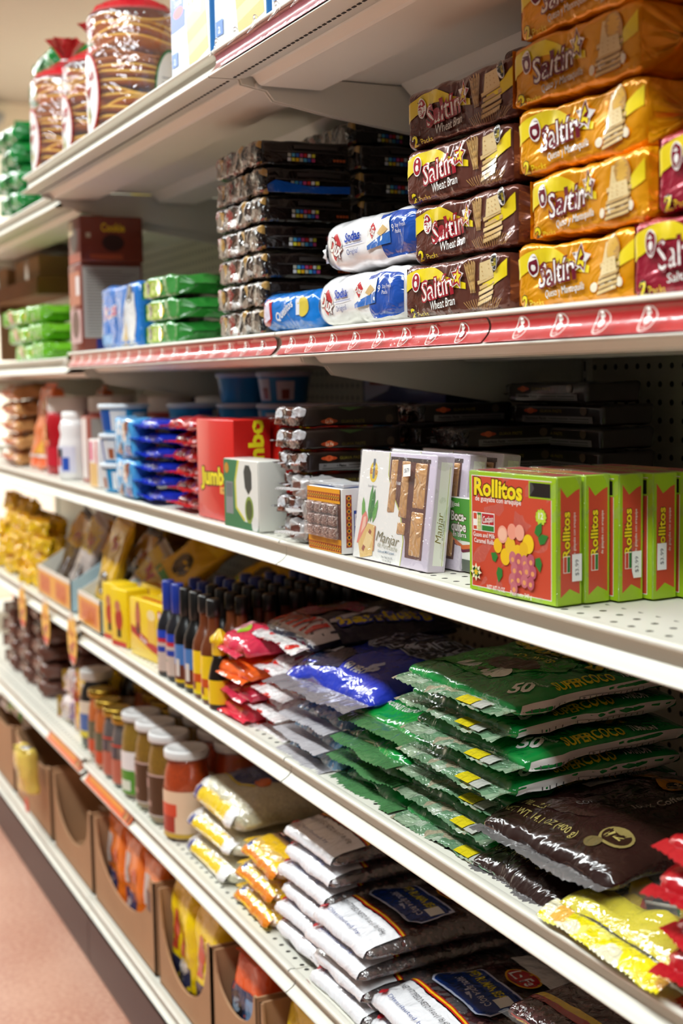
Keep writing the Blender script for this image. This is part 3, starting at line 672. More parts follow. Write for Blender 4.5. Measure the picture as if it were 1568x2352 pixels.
# blue cracker cartons
def cracker_box(seed):
    w, d, h = .17, .11, .24; f = Art()
    f.p([(-.085, .0), (-.085, h), (.085, h), (.085, 0)], M('dfeaf4', 'card')); f.p([(-.083, .09), (-.083, .15), (-.075, .185), (-.01, .18), (-.02, .09)], M('1f56b8', 'card')); f.c(-.05, .115, .022, M('d04050', 'card'), .008); f.t('Crackers', -.05, .145, .014, WHp, .05, .02); f.t('Snacks', -.05, .130, .010, WHp, .034)
    for k in range(4):
        q = rotp(rect(-.01, .03 + k*.018, .075, .05 + k*.018), .03, .06, .15); f.p(q, M('ecd890' if k % 2 else 'd8b85c', 'card'))
    q = rotp(rect(-.015, .10, .06, .19), .03, .14, -.3); f.p(q, M('f2e6bc', 'card'))
    for k in range(16): f.c(-.0 + .016*(k % 4), .115 + .018*(k // 4), .003, M('b07830', 'card'), None, 8)
    f.r(-.08, .04, -.055, .06, M('3c78d0', 'card')); f.t('a', -.068, .05, .014, WHp)
    r = Art(); r.p([(.0, .0), (.0, h), (.11, h), (.11, 0)], M('4a90d0', 'card')); r.p(rotp(rect(.01, .06, .07, .2), .04, .12, .1), M('c89a70', 'card')); r.t('Net Wt 16 oz', .072, .035, .010, WHp, .06)
    for k in range(6): r.p(rotp(rect(.012, .075 + k*.02, .066, .078 + k*.02), .04, .12, .3), M('8c5c38', 'card'))
    b = cookie_box(w, d, h, f, r, 'blue_cracker_carton', M('5c9cd8', 'card')); return b
cb = cracker_box(1)
use(cb, (-1.90, .66, Z6), .0, 'pale blue cracker carton with cracker picture beside the tostada bag', 'cracker carton', 'blue cracker cartons')
use(cb, (-1.70, .66, Z6), .04, 'blue cracker carton, nearer one at the shelf joint', 'cracker carton', 'blue cracker cartons')
use(cb, (-1.51, .66, Z6), -.03, 'blue cracker carton nearest the upper frame edge', 'cracker carton', 'blue cracker cartons')
# green bags far left
gb = brick('green_snack_bag', .26, .14, .054, M('128c3a'), Art().p([(-.13, .0), (-.13, .05), (-.06, .05), (-.09, 0)], M('cfe8d8')).c(-.0, .03, .02, M('0a5c28')).c(.06, .03, .016, M('d8ecd8')), 15, .009, .022)
for i in range(7):
    use(gb, (-3.36 + .015*(i % 2), .78, ZC[6] + .001 + i*.058), .05*(i % 3 - 1), 'shiny green snack bag, %s of the nearer green pile, far top shelf' % rank(i, 7), 'snack bag', 'green snack bags')
for i in range(5):
    use(gb, (-3.70 - .01*i, .76, ZC[6] + .001 + i*.058), .08*(i % 3 - 1), 'shiny green snack bag, %s of the green pile at the picture edge' % rank(i, 5), 'snack bag', 'green snack bags')
t = thing('yellow_snack_pack', 'bright yellow snack pack between green bags and tostada bags', 'snack bag', (-3.165, .93, ZC[6] + .001)); pack('wrapper', Soft(.13, .07, .22, .02, .008, 20, 3), M('f0d010'), [('f', Art().c(0, .12, .03, M('fff0a0')).r(-.04, .02, .04, .05, M('e8e8e0')))], .03).parent = t
# ================================================================ goods on the third highest shelf
Z4 = ZA[4] + .001
def carton(name, w, d, h, base, arts, mat_r=.0018, flap=None, step=0):
    t = thing(name); o = pack('carton', Soft(w, d, h, mat_r, 0, 1, 0, None, .2), base, arts, step); o.parent = t
    return t
# --- guava roll cartons
CR, LIM, WC, YC, GC = M('cc4a30', 'card'), M('9cc21c', 'card'), M('f4f0e8', 'card'), M('f4dc1c', 'card'), M('2e7d32', 'card')
w, d, h = .138, .0305, .123; f = Art(); e = .0045
f.r(-w/2, 0, w/2, h, LIM); f.r(-w/2 + e, e, w/2 - e*1.6, h - e, WC); f.r(-w/2 + e + .0007, e + .0007, w/2 - e*1.6 - .0007, h - e - .0007, CR)
f.t('Rollitos', -.021, h*.868, .0170, YC, .076, .035, -.02, M('5a2410', 'card'), .05); f.t('de guayaba con arequipe', -.021, h*.775, .0052, WC, .074, .01)
f.r(.028, h*.82, .062, h*.955, LIM); f.r(.0295, h*.832, .0605, h*.943, M('1c1614', 'card'))
f.r(-.062, h*.505, -.026, h*.66, WC); f.r(-.061, h*.60, -.0555, h*.65, CR); f.r(-.061, h*.515, -.0555, h*.545, CR); f.r(-.0545, h*.512, -.048, h*.655, GC); f.r(-.0468, h*.565, -.027, h*.652, M('b8242c', 'card')); f.r(-.0468, h*.512, -.027, h*.555, GC)
for k in range(4): f.c(-.0530, h*(.53 + .03*k), .0014, M('e8e0a0', 'card'), .0026, 8); f.c(-.0498, h*(.53 + .03*k), .0014, M('e8e0a0', 'card'), .0026, 8)
f.t('Castipan', -.037, h*.61, .0068, WC, .0175, .01, .12, shear=.2)
f.t('Guava and Milk', -.043, h*.475, .0046, WC, .036, .012); f.t('Caramel Rolls', -.043, h*.425, .0046, WC, .033, .012)
f.p(star(.047, h*.68, .0085, 12, .8), M('bcd83c', 'card')); f.t('12', .047, h*.69, .006, WC, None, .02)
for u, v, an, s in ((.040, .066, 1.0, .014), (.044, .060, .45, .014), (-.022, .036, 2.6, .010), (-.0165, .028, -1.75, .014), (.042, .044, -1.3, .013)):
    f.p(rotp([(u, v - .0035), (u + s*.5, v - .005), (u + s*1.1, v), (u + s*.5, v + .005), (u, v + .0035)], u, v, an), GC)
for u, v, ru, m_ in ((-.020, .050, .0075, 'f0c020'), (-.008, .040, .0085, 'f2c41c'), (.0, .052, .009, 'eec030'), (.028, .056, .0095, 'f4cc20'), (.012, .046, .008, 'f0c028'), (.021, .050, .0075, 'e8b820'), (-.012, .062, .0088, 'f0a890'), (.003, .066, .008, 'ee9c84'), (.015, .066, .008, 'f0a890')):
    f.c(u, v, ru*.9, M(m_, 'card'), ru)
f.c(-.012, .062, .0065, M('f6c0a4', 'card'))
for k in range(13):
    u = .004 + .0095*(k % 4) + .003*(k // 4 % 2); v = .040 - .0098*(k // 4) - .001*(k % 3); f.c(u, v, .0056, M('b8586c' if k % 2 else 'c87078', 'card'), .0068); f.c(u, v - .0015, .0025, M('e8a060', 'card'))
f.p(star(-.055, h*.16, .0095, 8, .6), M('f4e8c0', 'card')); f.p(star(-.055, h*.16, .0062, 8, .55, .4), M('4c7c3c', 'card')); f.p(star(-.055, h*.16, .004, 5, .55), M('e8c020', 'card'))
f.t('NET WT 12 OZ', -.022, h*.055, .0046, WC, .029, .012); f.t('Peso neto 340 g', .018, h*.045, .0042, WC, .033, .008)
sp = Art(); sp.r(0, 0, d, h, LIM); sp.p([(.004, .008), (d*.5, .016), (d - .003, .010), (d - .003, h - .012), (d*.72, h - .014), (d*.4, h - .020), (.004, h - .010)], CR)
sp.t('Rollitos', d*.36, h*.55, .0085, YC, .043, .03, PI/2, M('4a2010', 'card'), .05); sp.t('de guayaba con arequipe', d*.68, h*.55, .003, WC, .042, 0, PI/2)
sp.r(d*.24, h*.255, d*.52, h*.385, WC); sp.r(d*.26, h*.26, d*.38, h*.38, CR); sp.r(d*.40, h*.26, d*.51, h*.38, GC)
tp = Art(); tp.r(-w/2 + .002, .002, w/2 - .004, d - .002, M('a83424', 'card')); tp.t('Rollitos', 0, d*.5, .014, M('c8a818', 'card'), .06, .03)
rol = proto(carton('guava_roll_carton', w, d, h, LIM, [('f', f), ('r', sp), ('t', tp)]))
bm = bmesh.new(); Soft(w + .0012, d + .0012, h + .0012, .002, .0012, 60, 3, None, .012).body(bm); bmesh.ops.translate(bm, verts=bm.verts[:], vec=(0, -.0006, 0))
obj('clear_overwrap', bm, clearmat('overwrap', (1, 1, 1), .07, 45, .05), rol); KIDS[rol.name] = [x for x in C.objects if x.parent == rol]
nm = ['front guava roll carton showing its fruit picture and large yellow title', 'second guava roll carton, spine only, no price sticker', 'third guava roll carton with torn white price sticker', 'fourth guava roll carton with price sticker to the left of its spine', 'fifth guava roll carton in the row']
for i, (x, y) in enumerate([(-1.118, .7065), (-1.120, .7405), (-1.112, .7740), (-1.104, .8080), (-1.098, .8420)]):
    use(rol, (x, y, Z4), .10 if i == 0 else .09, nm[i], 'candy carton', 'guava roll cartons')
def sticker(name, label, txt, w, h, loc, rot, par=None, pts=None):
    bm = bmesh.new(); mats = [M('f2f2f0', 'paper')]; a = Art(); a.p(pts or rect(-w/2, -h/2, w/2, h/2), mats[0])
    a.t(txt, 0, 0, min(w, h)*.36, M('3a3a44', 'paper'), max(w, h)*.6, 0, PI/2 if h > w else 0)
    press(bm, a, lambda u, v, e: Vector((u, -e, v)), mats, 0)
    o = obj(name, bm, mats, par, False, loc); o.rotation_euler = rot
    return o
rl = [o for o in C.objects if o.name.startswith('guava_roll_carton')]
for i, (yy, zz, tx) in {0: (.023, .036, '$3.99'), 2: (.021, .035, '$3.99'), 3: (.010, .042, '$3.99')}.items():
    sticker('price_sticker', '', tx, .012, .026, (w/2 + .0014, yy, zz), (0, .0, PI/2), rl[i], [(-.004, -.013), (.006, -.013), (.006, .013), (-.006, .013), (-.006, -.006)] if i == 2 else None)
# --- green bocadillo carton
f = Art(); w, d, h = .085, .022, .083; WG = M('4c9a38', 'card'); f.r(-w/2, h*.42, w/2, h, WG); f.p([(-w/2, h*.50), (-.01, h*.36), (w/2, h*.44), (w/2, h*.40), (-.01, h*.30), (-w/2, h*.44)], M('d86830', 'card')); f.p([(-w/2, h*.44), (-.01, h*.30), (w/2, h*.40), (w/2, h*.36), (-.01, h*.26), (-w/2, h*.38)], M('6a1c34', 'card'))
f.r(-w/2, 0, w/2, h*.17, M('5c6458', 'card')); f.t('Boca-', -.018, h*.75, .0105, WC, .030, .03, 0, M('6a1c34', 'card'), .05); f.t('quipe', -.018, h*.61, .0105, WC, .030, .03, 0, M('6a1c34', 'card'), .05); f.t('en barra', -.016, h*.50, .0055, WC, .028, .015, 0, M('24502a', 'card'), .03)
f.c(-.033, h*.90, .0045, WC); f.t('José', -.022, h*.91, .005, WC, .013, .02); f.t('Guava paste', -.024, h*.10, .0038, WC, .026); f.t('with caramel', -.024, h*.055, .0038, WC, .026); f.r(-.041, h*.20, -.033, h*.36, WC); f.r(-.040, h*.27, -.034, h*.30, M('6a1c34', 'card'))
t = carton('guava_bar_carton', w, d, h, M('f2f2ea', 'card'), [('f', f)]); put(t, (-1.288, .757, Z4), .04); tag(t, 'small green and white guava bar carton tucked behind the front red carton', 'candy carton')
# --- manjar cartons with window
LIL = M('dccfe2', 'card'); w, d, h = .172, .024, .132; lean = -.12
def manjar():
    t = thing('caramel_bar_carton'); o = pack('carton', Soft(w, d, h, .0016, 0, 1, 0, None, .2), LIL, [('f', A1), ('r', A2)], 0); o.parent = t
    bars = bmesh.new()
    for cx, cw, parts in ((-.004, .0165, ((.060, .124),)), (.0225, .0185, ((.056, .123), (.038, .052))), (.056, .026, ((.069, .122), (.014, .066)))):
        for z0, z1 in parts:
            s = Soft(cw, .008, z1 - z0, .0022, .0012, 60, cx*100 + z0); b2 = bmesh.new(); s.body(b2); bmesh.ops.translate(b2, verts=b2.verts[:], vec=(cx, -.0026, z0)); me = bpy.data.meshes.new('tmp'); b2.to_mesh(me); b2.free(); bars.from_mesh(me); bpy.data.meshes.remove(me)
    me = bpy.data.meshes.new('caramel_bars'); 
    bars.free()
    for cx, cw, z0, z1 in ((-.004, .0165, .060, .124), (.0225, .0185, .056, .123), (.0225, .0185, .036, .052), (.056, .026, .069, .122), (.056, .026, .014, .066)):
        b2 = bmesh.new(); Soft(cw, .008, z1 - z0, .0022, .0012, 60, cx*100 + z0).body(b2); o = obj('caramel_bar', b2, M('d09a5c', 'crinkle'), t, True, (cx, -.0022, z0))
    b2 = bmesh.new(); Soft(w + .0014, d + .0045, h + .0014, .003, .0012, 45, 3, None, .010).body(b2); obj('clear_overwrap', b2, clearmat('overwrap_loose', (1, 1, 1), .10, 45, .05), t, True, (0, -.0035, 0))
    return proto(t)
A1 = Art(); A1.p([(-w/2, 0), (.028, 0), (.030, .03), (.018, .062), (-.006, .088), (-.016, .105), (-.018, .132), (-w/2, .132)], WHp)
A1.p([(.026, 0), (.0275, .0), (.0305, .03), (.019, .062), (-.005, .088), (-.0155, .105), (-.0165, .132), (-.018, .132), (-.0175, .105), (-.008, .087), (.0165, .061), (.0285, .03)], M('c8cc5c', 'card'))
A1.r(-.014, .122, .074, .1265, M('3a2018', 'card')); A1.p([(-.014, .122), (-.014, .10), (-.004, .085), (.02, .06), (.034, .03), (.036, .012), (.072, .012), (.072, .122)], M('5e2c22', 'card'))
A1.c(-.052, .106, .0095, M('f0cc20', 'card'), .0125); A1.r(-.0545, .098, -.0495, .122, M('6a7488', 'card')); A1.c(-.052, .1165, .003, M('5a6478', 'card'), .004); A1.t('EL', -.058, .107, .006, REDL, .005, .02); A1.t('JO', -.046, .106, .006, REDL, .005, .02); A1.t('Especialidad', -.052, .089, .0026, M('8c8c98', 'card'), .02)
for u, an, s, m_ in ((-.066, 1.75, .030, '6fae4c'), (-.054, 1.50, .046, '4c9440'), (-.050, 1.44, .042, '2f7c34'), (-.044, 1.30, .030, '62a84a')):
    A1.p(rotp([(u, .045), (u + s*.3, .0495), (u + s*.75, .0485), (u + s, .045), (u + s*.75, .0415), (u + s*.3, .0405)], u, .045, an), M(m_, 'card'))
A1.p([(-.078, .018), (-.070, .052), (-.062, .058), (-.055, .048), (-.062, .034), (-.072, .018)], M('ec8878', 'card')); A1.p([(-.070, .030), (-.066, .050), (-.060, .052), (-.060, .040)], M('f6c8b0', 'card'))
A1.p([(-.074, .018), (-.055, .044), (-.036, .042), (-.038, .006), (-.066, .0)], M('e6c076', 'card')); A1.p(rotp(rect(-.064, .010, -.058, .040), -.061, .012, -.55), M('a0503c', 'card')); A1.r(-.038, .012, -.035, .042, M('c07848', 'card')); A1.p(rotp(rect(-.060, .014, -.044, .032), -.052, .02, -.4), M('f0d498', 'card'))
A1.t('Manjar', -.006, .030, .0125, M('6e6434', 'card'), .052, -.005, -.05, shear=.3); A1.t('de Pura Leche', -.004, .0205, .0062, M('9c9c84', 'card'), .046, -.004, -.05, shear=.2); A1.t('Guava and Milk Caramel', -.006, .0135, .003, M('34648c', 'card'), .038, .005); A1.t('Peso Neto: Net Wt.', -.002, .0075, .0026, M('5c5c64', 'card'), .026); A1.t('12.3 oz (350 g)', -.002, .0038, .0026, M('5c5c64', 'card'), .020)
A2 = Art(); A2.r(.001, .002, d - .001, h - .002, M('d8cade', 'card')); A2.r(.006, .008, d - .003, .125, WHp); A2.t('Manjar', .0105, .050, .008, M('8a7a3c', 'card'), .034, 0, PI/2, shear=.25); A2.t('de Pura Leche', .016, .048, .0028, M('6c6c58', 'card'), .022, 0, PI/2); A2.r(.018, .008, .0186, .12, M('c8cc5c', 'card'))
mj = manjar()
for i, (x, y) in enumerate([(-1.396, .712), (-1.386, .748), (-1.372, .784)]):
    use(mj, (x, y, Z4), (lean, 0, .055), '%s caramel bar carton with lilac edge and clear window' % ['front', 'middle', 'rear'][i], 'candy carton', 'lilac caramel bar cartons')
m0 = [o for o in C.objects if o.name.startswith('caramel_bar_carton')][0]
sticker('price_sticker', '', '$679', .016, .014, (.036, -.0075, .112), (0, -.1, .0), m0)
# --- sugared cube carton
w, d, h = .090, .046, .082; OY = M('e8a020', 'card'); PAT = M('a8482c', 'card'); f = Art()
f.r(-w/2, 0, w/2, h, M('6e5048', 'card'))
for y0, y1 in ((0, .018), (h - .019, h)):
    f.r(-w/2, y0, w/2, y1, OY); b0 = y0 + .002 if y0 == 0 else y0 + .0035
    f.r(-w/2 + .001, b0, w/2 - .001, b0 + .009, PAT)
    for k in range(15):
        u = -w/2 + .004 + k*.0059; f.p([(u - .0026, b0 + .0045), (u, b0 + .0085), (u + .0026, b0 + .0045), (u, b0 + .0005)], OY); f.c(u, b0 + .0045, .0013, M('28503c', 'card'), None, 8)
r = Art(); r.r(0, 0, d, h, WHp); r.r(.006, .008, .0145, h - .008, PAT)
for k in range(8): r.p([(.0064, .0125 + k*.0082), (.01025, .0162 + k*.0082), (.0141, .0125 + k*.0082), (.01025, .0088 + k*.0082)], OY); r.c(.01025, .0125 + k*.0082, .0016, M('28383c', 'card'), None, 8)
r.r(.017, .014, .036, h*.66, M('1c48a0', 'card')); r.t('PA', .025, h*.52, .014, WHp, .013, .03)
tp = Art(); tp.r(-w/2 + .004, .004, w/2 - .003, d - .003, M('2c5aa8', 'card'))
t = carton('sugared_candy_carton', w, d, h, WHp, [('f', f), ('r', r), ('t', tp)]); put(t, (-1.546, .699, Z4), .06); tag(t, 'orange edged carton of sugared brown cubes beside the lilac cartons', 'candy carton')
SUG = blotch('sugared_cube', ['7c5044', '8a6054', '6a4038', 'c8b0a4', '74483c', '80564a'], 700, 'grain')
rnd = random.Random(5)
for r_ in range(3):
    for c in range(4):
        hh = .0145; b2 = bmesh.new(); Soft(.018, .010, hh, .003, .0016, 90, r_*5 + c).body(b2); obj('sugared_cube', b2, SUG, t, True, (-.031 + c*.0198, -.0068, .019 + r_*.0148))
# clear window over the cubes
b2 = bmesh.new(); Soft(w - .004, .006, h - .038, .002, .0012, 60, 2).body(b2); obj('window_film', b2, CLEAR, t, True, (0, -.0085, .0185))
b2 = bmesh.new(); Soft(.095, .045, .006, .002, .004, 60, 8).body(b2); obj('folded_film', b2, MILKY, t, True, (0, .002, h))
# --- dark guava paste bars stacked with silver ends
DKR = M('1c0e0a', 'wrap'); SIL = blotch('silver_end', ['c8c8cc', '3a1c14', '9c4a24', 'd8d8dc', '5a2a18', '2a1410', '8c8c90'], 60)
def bar_art(d, h, nf):
    a = Art(); a.c(d*.26, h*.28, .013, M('a83c18', 'wrap'), .0032); a.c(d*.26, h*.28, .007, M('d86030', 'wrap'), .0048, 14); a.t('La Fe', d*.26, h*.28, .0045, M('f0dcc0', 'wrap'), .011, .02)
    a.t('GUAVA PASTE', d*.50, h*.26, .0042, M('6a5c20', 'wrap'), .036, .01); a.c(d*.88, h*.32, .006, M('4c3c30', 'wrap'), .006); a.p([(d*.34, h*.95), (d*.46, h*.76), (d*.62, h*.95)], M('3c5c28', 'wrap'))
    if nf:
        a.L = a.L[:0]; a.c(d*.22, h*.68, .012, M('c8481c', 'wrap'), .0028); a.c(d*.22, h*.68, .006, M('e06030', 'wrap'), .004, 14); a.t('GUAVA PASTE', d*.45, h*.68, .004, M('8a7a28', 'wrap'), .036, .01); a.c(d*.80, h*.70, .006, M('5c4a38', 'wrap'), .006)
        a.r(d*.12, h*.12, d*.90, h*.44, M('7c7878', 'wrap')); a.t('Nutrition Facts', d*.28, h*.33, .0036, M('181818', 'wrap'), .034, .03); a.r(d*.42, h*.30, d*.86, h*.34, M('3a3838', 'wrap')); a.r(d*.15, h*.18, d*.86, h*.22, M('4a4848', 'wrap'))
    return a
def bar(seed, nf=0, sc=1):
    t = thing('guava_paste_bar'); w, d, h = .086, .150, .0285
    o = pack('wrapper', Soft(w, d, h, .005, .0025, 30, seed, None, .012), DKR, [('r', bar_art(d, h, nf))], .015); o.parent = t
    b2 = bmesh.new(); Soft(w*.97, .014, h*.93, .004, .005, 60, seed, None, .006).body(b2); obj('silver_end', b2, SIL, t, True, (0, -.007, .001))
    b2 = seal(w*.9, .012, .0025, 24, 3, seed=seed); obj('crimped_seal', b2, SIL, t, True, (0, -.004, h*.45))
    return proto(t)
gb1, gb2 = bar(3), bar(6, 1)
_sil = SIL; SIL = blotch('shaded_silver_end', ['1c1210', '2a1814', '141010', '4a3a36', '1a1010', '6c6464'], 60); gb3 = bar(8, 1); SIL = _sil  # silver ends of the rear bars, deep shade put into their colour
for i, (x, y, rz) in enumerate([(-1.700, .728, -.06), (-1.703, .722, .05), (-1.700, .730, -.03), (-1.696, .722, .02), (-1.700, .720, .0), (-1.706, .722, .03)]):
    use(gb2 if i in (2, 3) else gb1, (x, y, Z4 + i*.0305), rz, 'dark guava paste bar with silver end, %s of the front bar stack' % rank(i, 6), 'guava paste bar', 'dark guava paste bars')
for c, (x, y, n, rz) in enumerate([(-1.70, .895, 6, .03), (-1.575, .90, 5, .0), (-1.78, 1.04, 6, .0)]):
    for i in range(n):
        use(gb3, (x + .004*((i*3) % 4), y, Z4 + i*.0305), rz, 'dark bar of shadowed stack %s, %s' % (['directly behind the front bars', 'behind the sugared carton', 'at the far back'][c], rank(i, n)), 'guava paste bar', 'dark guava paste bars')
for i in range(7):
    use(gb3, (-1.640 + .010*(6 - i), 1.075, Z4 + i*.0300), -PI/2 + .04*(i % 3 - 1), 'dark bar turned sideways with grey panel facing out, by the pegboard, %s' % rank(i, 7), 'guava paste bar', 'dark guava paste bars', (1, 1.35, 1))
# loose clear wrapped bars in front
wb = thing('wrapped_guava_piece'); b2 = bmesh.new(); Soft(.05, .05, .024, .005, .002, 60, 4).body(b2); obj('candy_block', b2, M('5c2a1c', 'wrap'), wb)
b2 = bmesh.new(); Soft(.058, .058, .030, .009, .008, 55, 5, None, .006).body(b2); obj('clear_film', b2, MILKY, wb, True, (0, -.004, -.002)); obj('crimped_film_end', seal(.05, .02, .004, 24, 4, seed=3), MILKY, wb, True, (0, -.004, .013)); proto(wb)
for i, (x, y, z, rz) in enumerate([(-1.645, .705, .002, .2), (-1.640, .712, .031, -.3), (-1.646, .708, .060, .1)]):
    use(wb, (x, y, Z4 + z), rz, 'clear wrapped guava piece, %s of three beside the orange edged carton' % ['lowest', 'middle', 'topmost'][i], 'wrapped candy', 'clear wrapped guava pieces')
# --- green and white carton
w, d, h = .125, .045, .102; f = Art(); f.r(-w/2, 0, w/2, h, M('e6e6de', 'card')); f.p([(-w/2, 0), (-w/2, h), (-.01, h), (-.022, .07), (-.02, .03), (.01, .012), (w/2, .01), (w/2, 0)], M('3c7c50', 'card')); f.p([(-.01, h), (-.022, .07), (-.02, .03), (.01, .012), (.016, .014), (-.014, .032), (-.016, .07), (-.003, h)], M('d0cc50', 'card'))
f.r(-.055, .02, -.028, .068, M('8c9090', 'card')); f.r(-.053, .045, -.03, .066, M('6c7474', 'card')); f.p([(.018, .095), (.032, .095), (.040, .085), (.040, .062), (.028, .052), (.016, .062), (.012, .085)], M('3c403c', 'card')); f.c(.03, .03, .015, M('88a040', 'card'), .02); f.c(.03, .03, .011, M('4c5c30', 'card'), .015); f.c(-.05, .088, .008, M('c88c30', 'card')); f.c(.05, .01, .012, M('e0e0dc', 'card'))
t = carton('green_white_carton', w, d, h, M('e6e6de', 'card'), [('f', f)]); put(t, (-1.845, .70, Z4), .05); tag(t, 'green and white window carton beside the red boxes', 'candy carton')
# --- red boxes
RB = M('d42018', 'card'); w, d, h = .155, .062, .158; f = Art(); f.t('Jumbo', .0, h*.44, .026, M('f0e020', 'card'), .118, .04, .03, M('5a1408', 'card'), .05); f.r(.02, h*.27, .07, h*.34, M('e8a850', 'card')); f.t('Maní', .045, h*.305, .007, M('6a3010', 'card'), .03)
r = Art(); r.r(0, 0, d, h, M('c41c16', 'card')); r.t('Jumbo', d*.6, h*.65, .024, M('f0e020', 'card'), .11, .04, PI/2)
jb = proto(carton('red_peanut_carton', w, d, h, RB, [('f', f), ('r', r)])); use(jb, (-1.988, .712, Z4), .03, 'front red carton with slanted yellow lettering', 'carton', 'red cartons'); use(jb, (-1.97, .782, Z4), .02, 'second red carton right behind the front red carton', 'carton', 'red cartons'); use(jb, (-1.93, .86, Z4), .02, 'third red carton in shadow at the rear of the red ones', 'carton', 'red cartons')
def bagpile(name, w, d, h, m, seed, art=None, amp=.008, sealm=None, ends=1):
    t = thing(name); o = pack('bag', Soft(w, d, h, h*.42, amp, 26, seed, pillowshape(w, d, h, 3.0, 0, .45), .010), m, [('f', art)] if art else [], .012); o.parent = t
    if ends: obj('crimped_seal', seal(w*.92, .020, .003, 30, 3, seed=seed), sealm or m, t, True, (0, .006, h*.42))
    return proto(t)
rbag = bagpile('red_candy_bag', .15, .10, .026, M('c81e1e'), 5, Art().c(.045, .02, .007, M('e8c8c8')).c(-.02, .018, .010, M('e05040')))
rbag2 = bagpile('red_candy_bag', .15, .10, .027, M('b81a1e'), 9, Art().c(.05, .02, .006, M('d8c0d8')).c(-.03, .018, .009, M('8c3040')))
for i in range(6):
    use([rbag, rbag2][i % 2], (-2.165 + .008*((i*5) % 3 - 1) - .006*max(0, i-2), .722, Z4 + i*.0262), .04*((i*7) % 3 - 1), 'shiny red candy bag, %s of the red bag pile' % rank(i, 6), 'candy bag', 'red candy bags')
blb = bagpile('blue_candy_bag', .13, .10, .0255, M('1c34c0'), 7, Art().c(.0, .016, .012, M('c8d4f0')).c(.035, .014, .008, M('6a4038')), .010)
for i in range(6):
    use(blb, (-2.345 - .004*i, .715, Z4 + i*.0255), .06*((i*5) % 3 - 1), 'crumpled blue candy bag, %s of the blue pile' % rank(i, 6), 'candy bag', 'blue candy bags')
# light blue square packs
f = Art(); f.r(-.05, 0, .05, .075, M('58b0e8')); f.c(-.02, .055, .016, M('e4ecf4')); f.p([(.0, .06), (.045, .07), (.045, .045), (.01, .035)], M('8c5038')); f.c(.02, .04, .011, M('e8e0d8')); f.r(.01, .0, .05, .022, M('284a98')); f.p([(-.05, .0), (-.01, .03), (.0, .0)], M('7c4c38'))
lb = thing('wafer_bag'); pack('bag', Soft(.125, .05, .074, .010, .004, 24, 3, None, .012), M('4ca4e0'), [('f', f)], .012).parent = lb; proto(lb)
for i in range(2): use(lb, (-2.465, .70, Z4 + i*.078), .0, '%s light blue wafer bag with brown chocolate picture beside white-lidded tubs' % ['lower', 'upper'][i], 'wafer bag', 'light blue wafer bags')
# tubs
def tub(R, H, cols):
    t = thing('plastic_tub'); bm = bmesh.new(); pr = [(R*.78, 0), (R*.80, .003), (R*.93, H*.86), (R*.93, H*.9)]; lathe(bm, pr, 32); mats = [M('2a90c8', 'plastic')]
    obj('tub_body', bm, mats, t)
    bm = bmesh.new(); lathe(bm, [(R*.97, H*.84), (R*1.0, H*.86), (R*1.0, H*.97), (R*.96, H), (R*.86, H*.995), (R*.84, H*.975)], 32); obj('lid', bm, M('dce6ee', 'plastic'), t)
    bm = bmesh.new(); mm = []
    for a0, a1, z0, z1, c in ((-2.6, -1.9, .1, .78, '2050a0'), (-1.9, -1.2, .1, .78, 'd8dce0'), (-1.6, -1.3, .15, .5, 'a05a3c'), (-.9, -.2, .12, .7, 'e8ecf0'), (-.7, -.4, .15, .45, '8c4a34')):
        if M(c, 'plastic') not in mm: mm.append(M(c, 'plastic'))
        n = 6; k = mm.index(M(c, 'plastic')); ex = 1.008 + .004*len(mm)
        rr = lambda q: R*(.80 + .13*q/.86)*ex
        v = [[bm.verts.new((rr(q)*math.cos(a0 + (a1-a0)*j/n), rr(q)*math.sin(a0 + (a1-a0)*j/n), H*q)) for j in range(n+1)] for q in (z0, z1)]
        for j in range(n): bm.faces.new((v[0][j], v[0][j+1], v[1][j+1], v[1][j])).material_index = k
    obj('printed_label', bm, mm, t)
    return proto(t)
tb_ = tub(.052, .058, 0)
spots = [(-2.63, .752, 0), (-2.63, .752, 1), (-2.585, .80, 2), (-2.52, .86, 0), (-2.52, .86, 1), (-2.52, .86, 2), (-2.40, .92, 0), (-2.40, .92, 1), (-2.40, .92, 2), (-2.40, .92, 3 - .02), (-2.27, .95, 0), (-2.27, .95, 1), (-2.27, .95, 2), (-2.27, .95, 2.98), (-2.15, .98, 0), (-2.15, .98, 1), (-2.15, .98, 2), (-2.05, 1.02, 0), (-2.05, 1.02, 1), (-2.05, 1.02, 2), (-2.585, .80, 1)]
for i, (x, y, k) in enumerate(spots[:-1]):
    if (x, y, k) == (-2.585, .80, 2): x, y, k = -2.63, .752, 2
    use(tb_, (x, y, Z4 + k*.0585), .5*i, 'blue wafer tub with white lid, %s, %s' % (['lowest', 'second up', 'third up', 'top'][min(3, round(k))], 'front column' if y < .8 else {.86: 'second column', .92: 'third column', .95: 'fourth column', .98: 'fifth column', 1.02: 'rearmost column'}[y]), 'plastic tub', 'blue wafer tubs')
b_ = thing('blue_wafer_carton', 'dark blue and white carton standing on tubs against the pegboard', 'carton', (-2.02, 1.06, Z4 + 3*.0585)); pack('carton', Soft(.30, .10, .050, .002, 0, 1, 0, None, .2), M('182c6c', 'card'), [('f', Art().p([(-.14, .0), (-.14, .05), (-.02, .055), (-.05, .02)], M('b8c4dc', 'card')).r(-.12, .03, -.04, .048, M('a05048', 'card'))), ('r', Art().r(.0, .0, .1, .050, M('101c50', 'card')))], 0).parent = b_
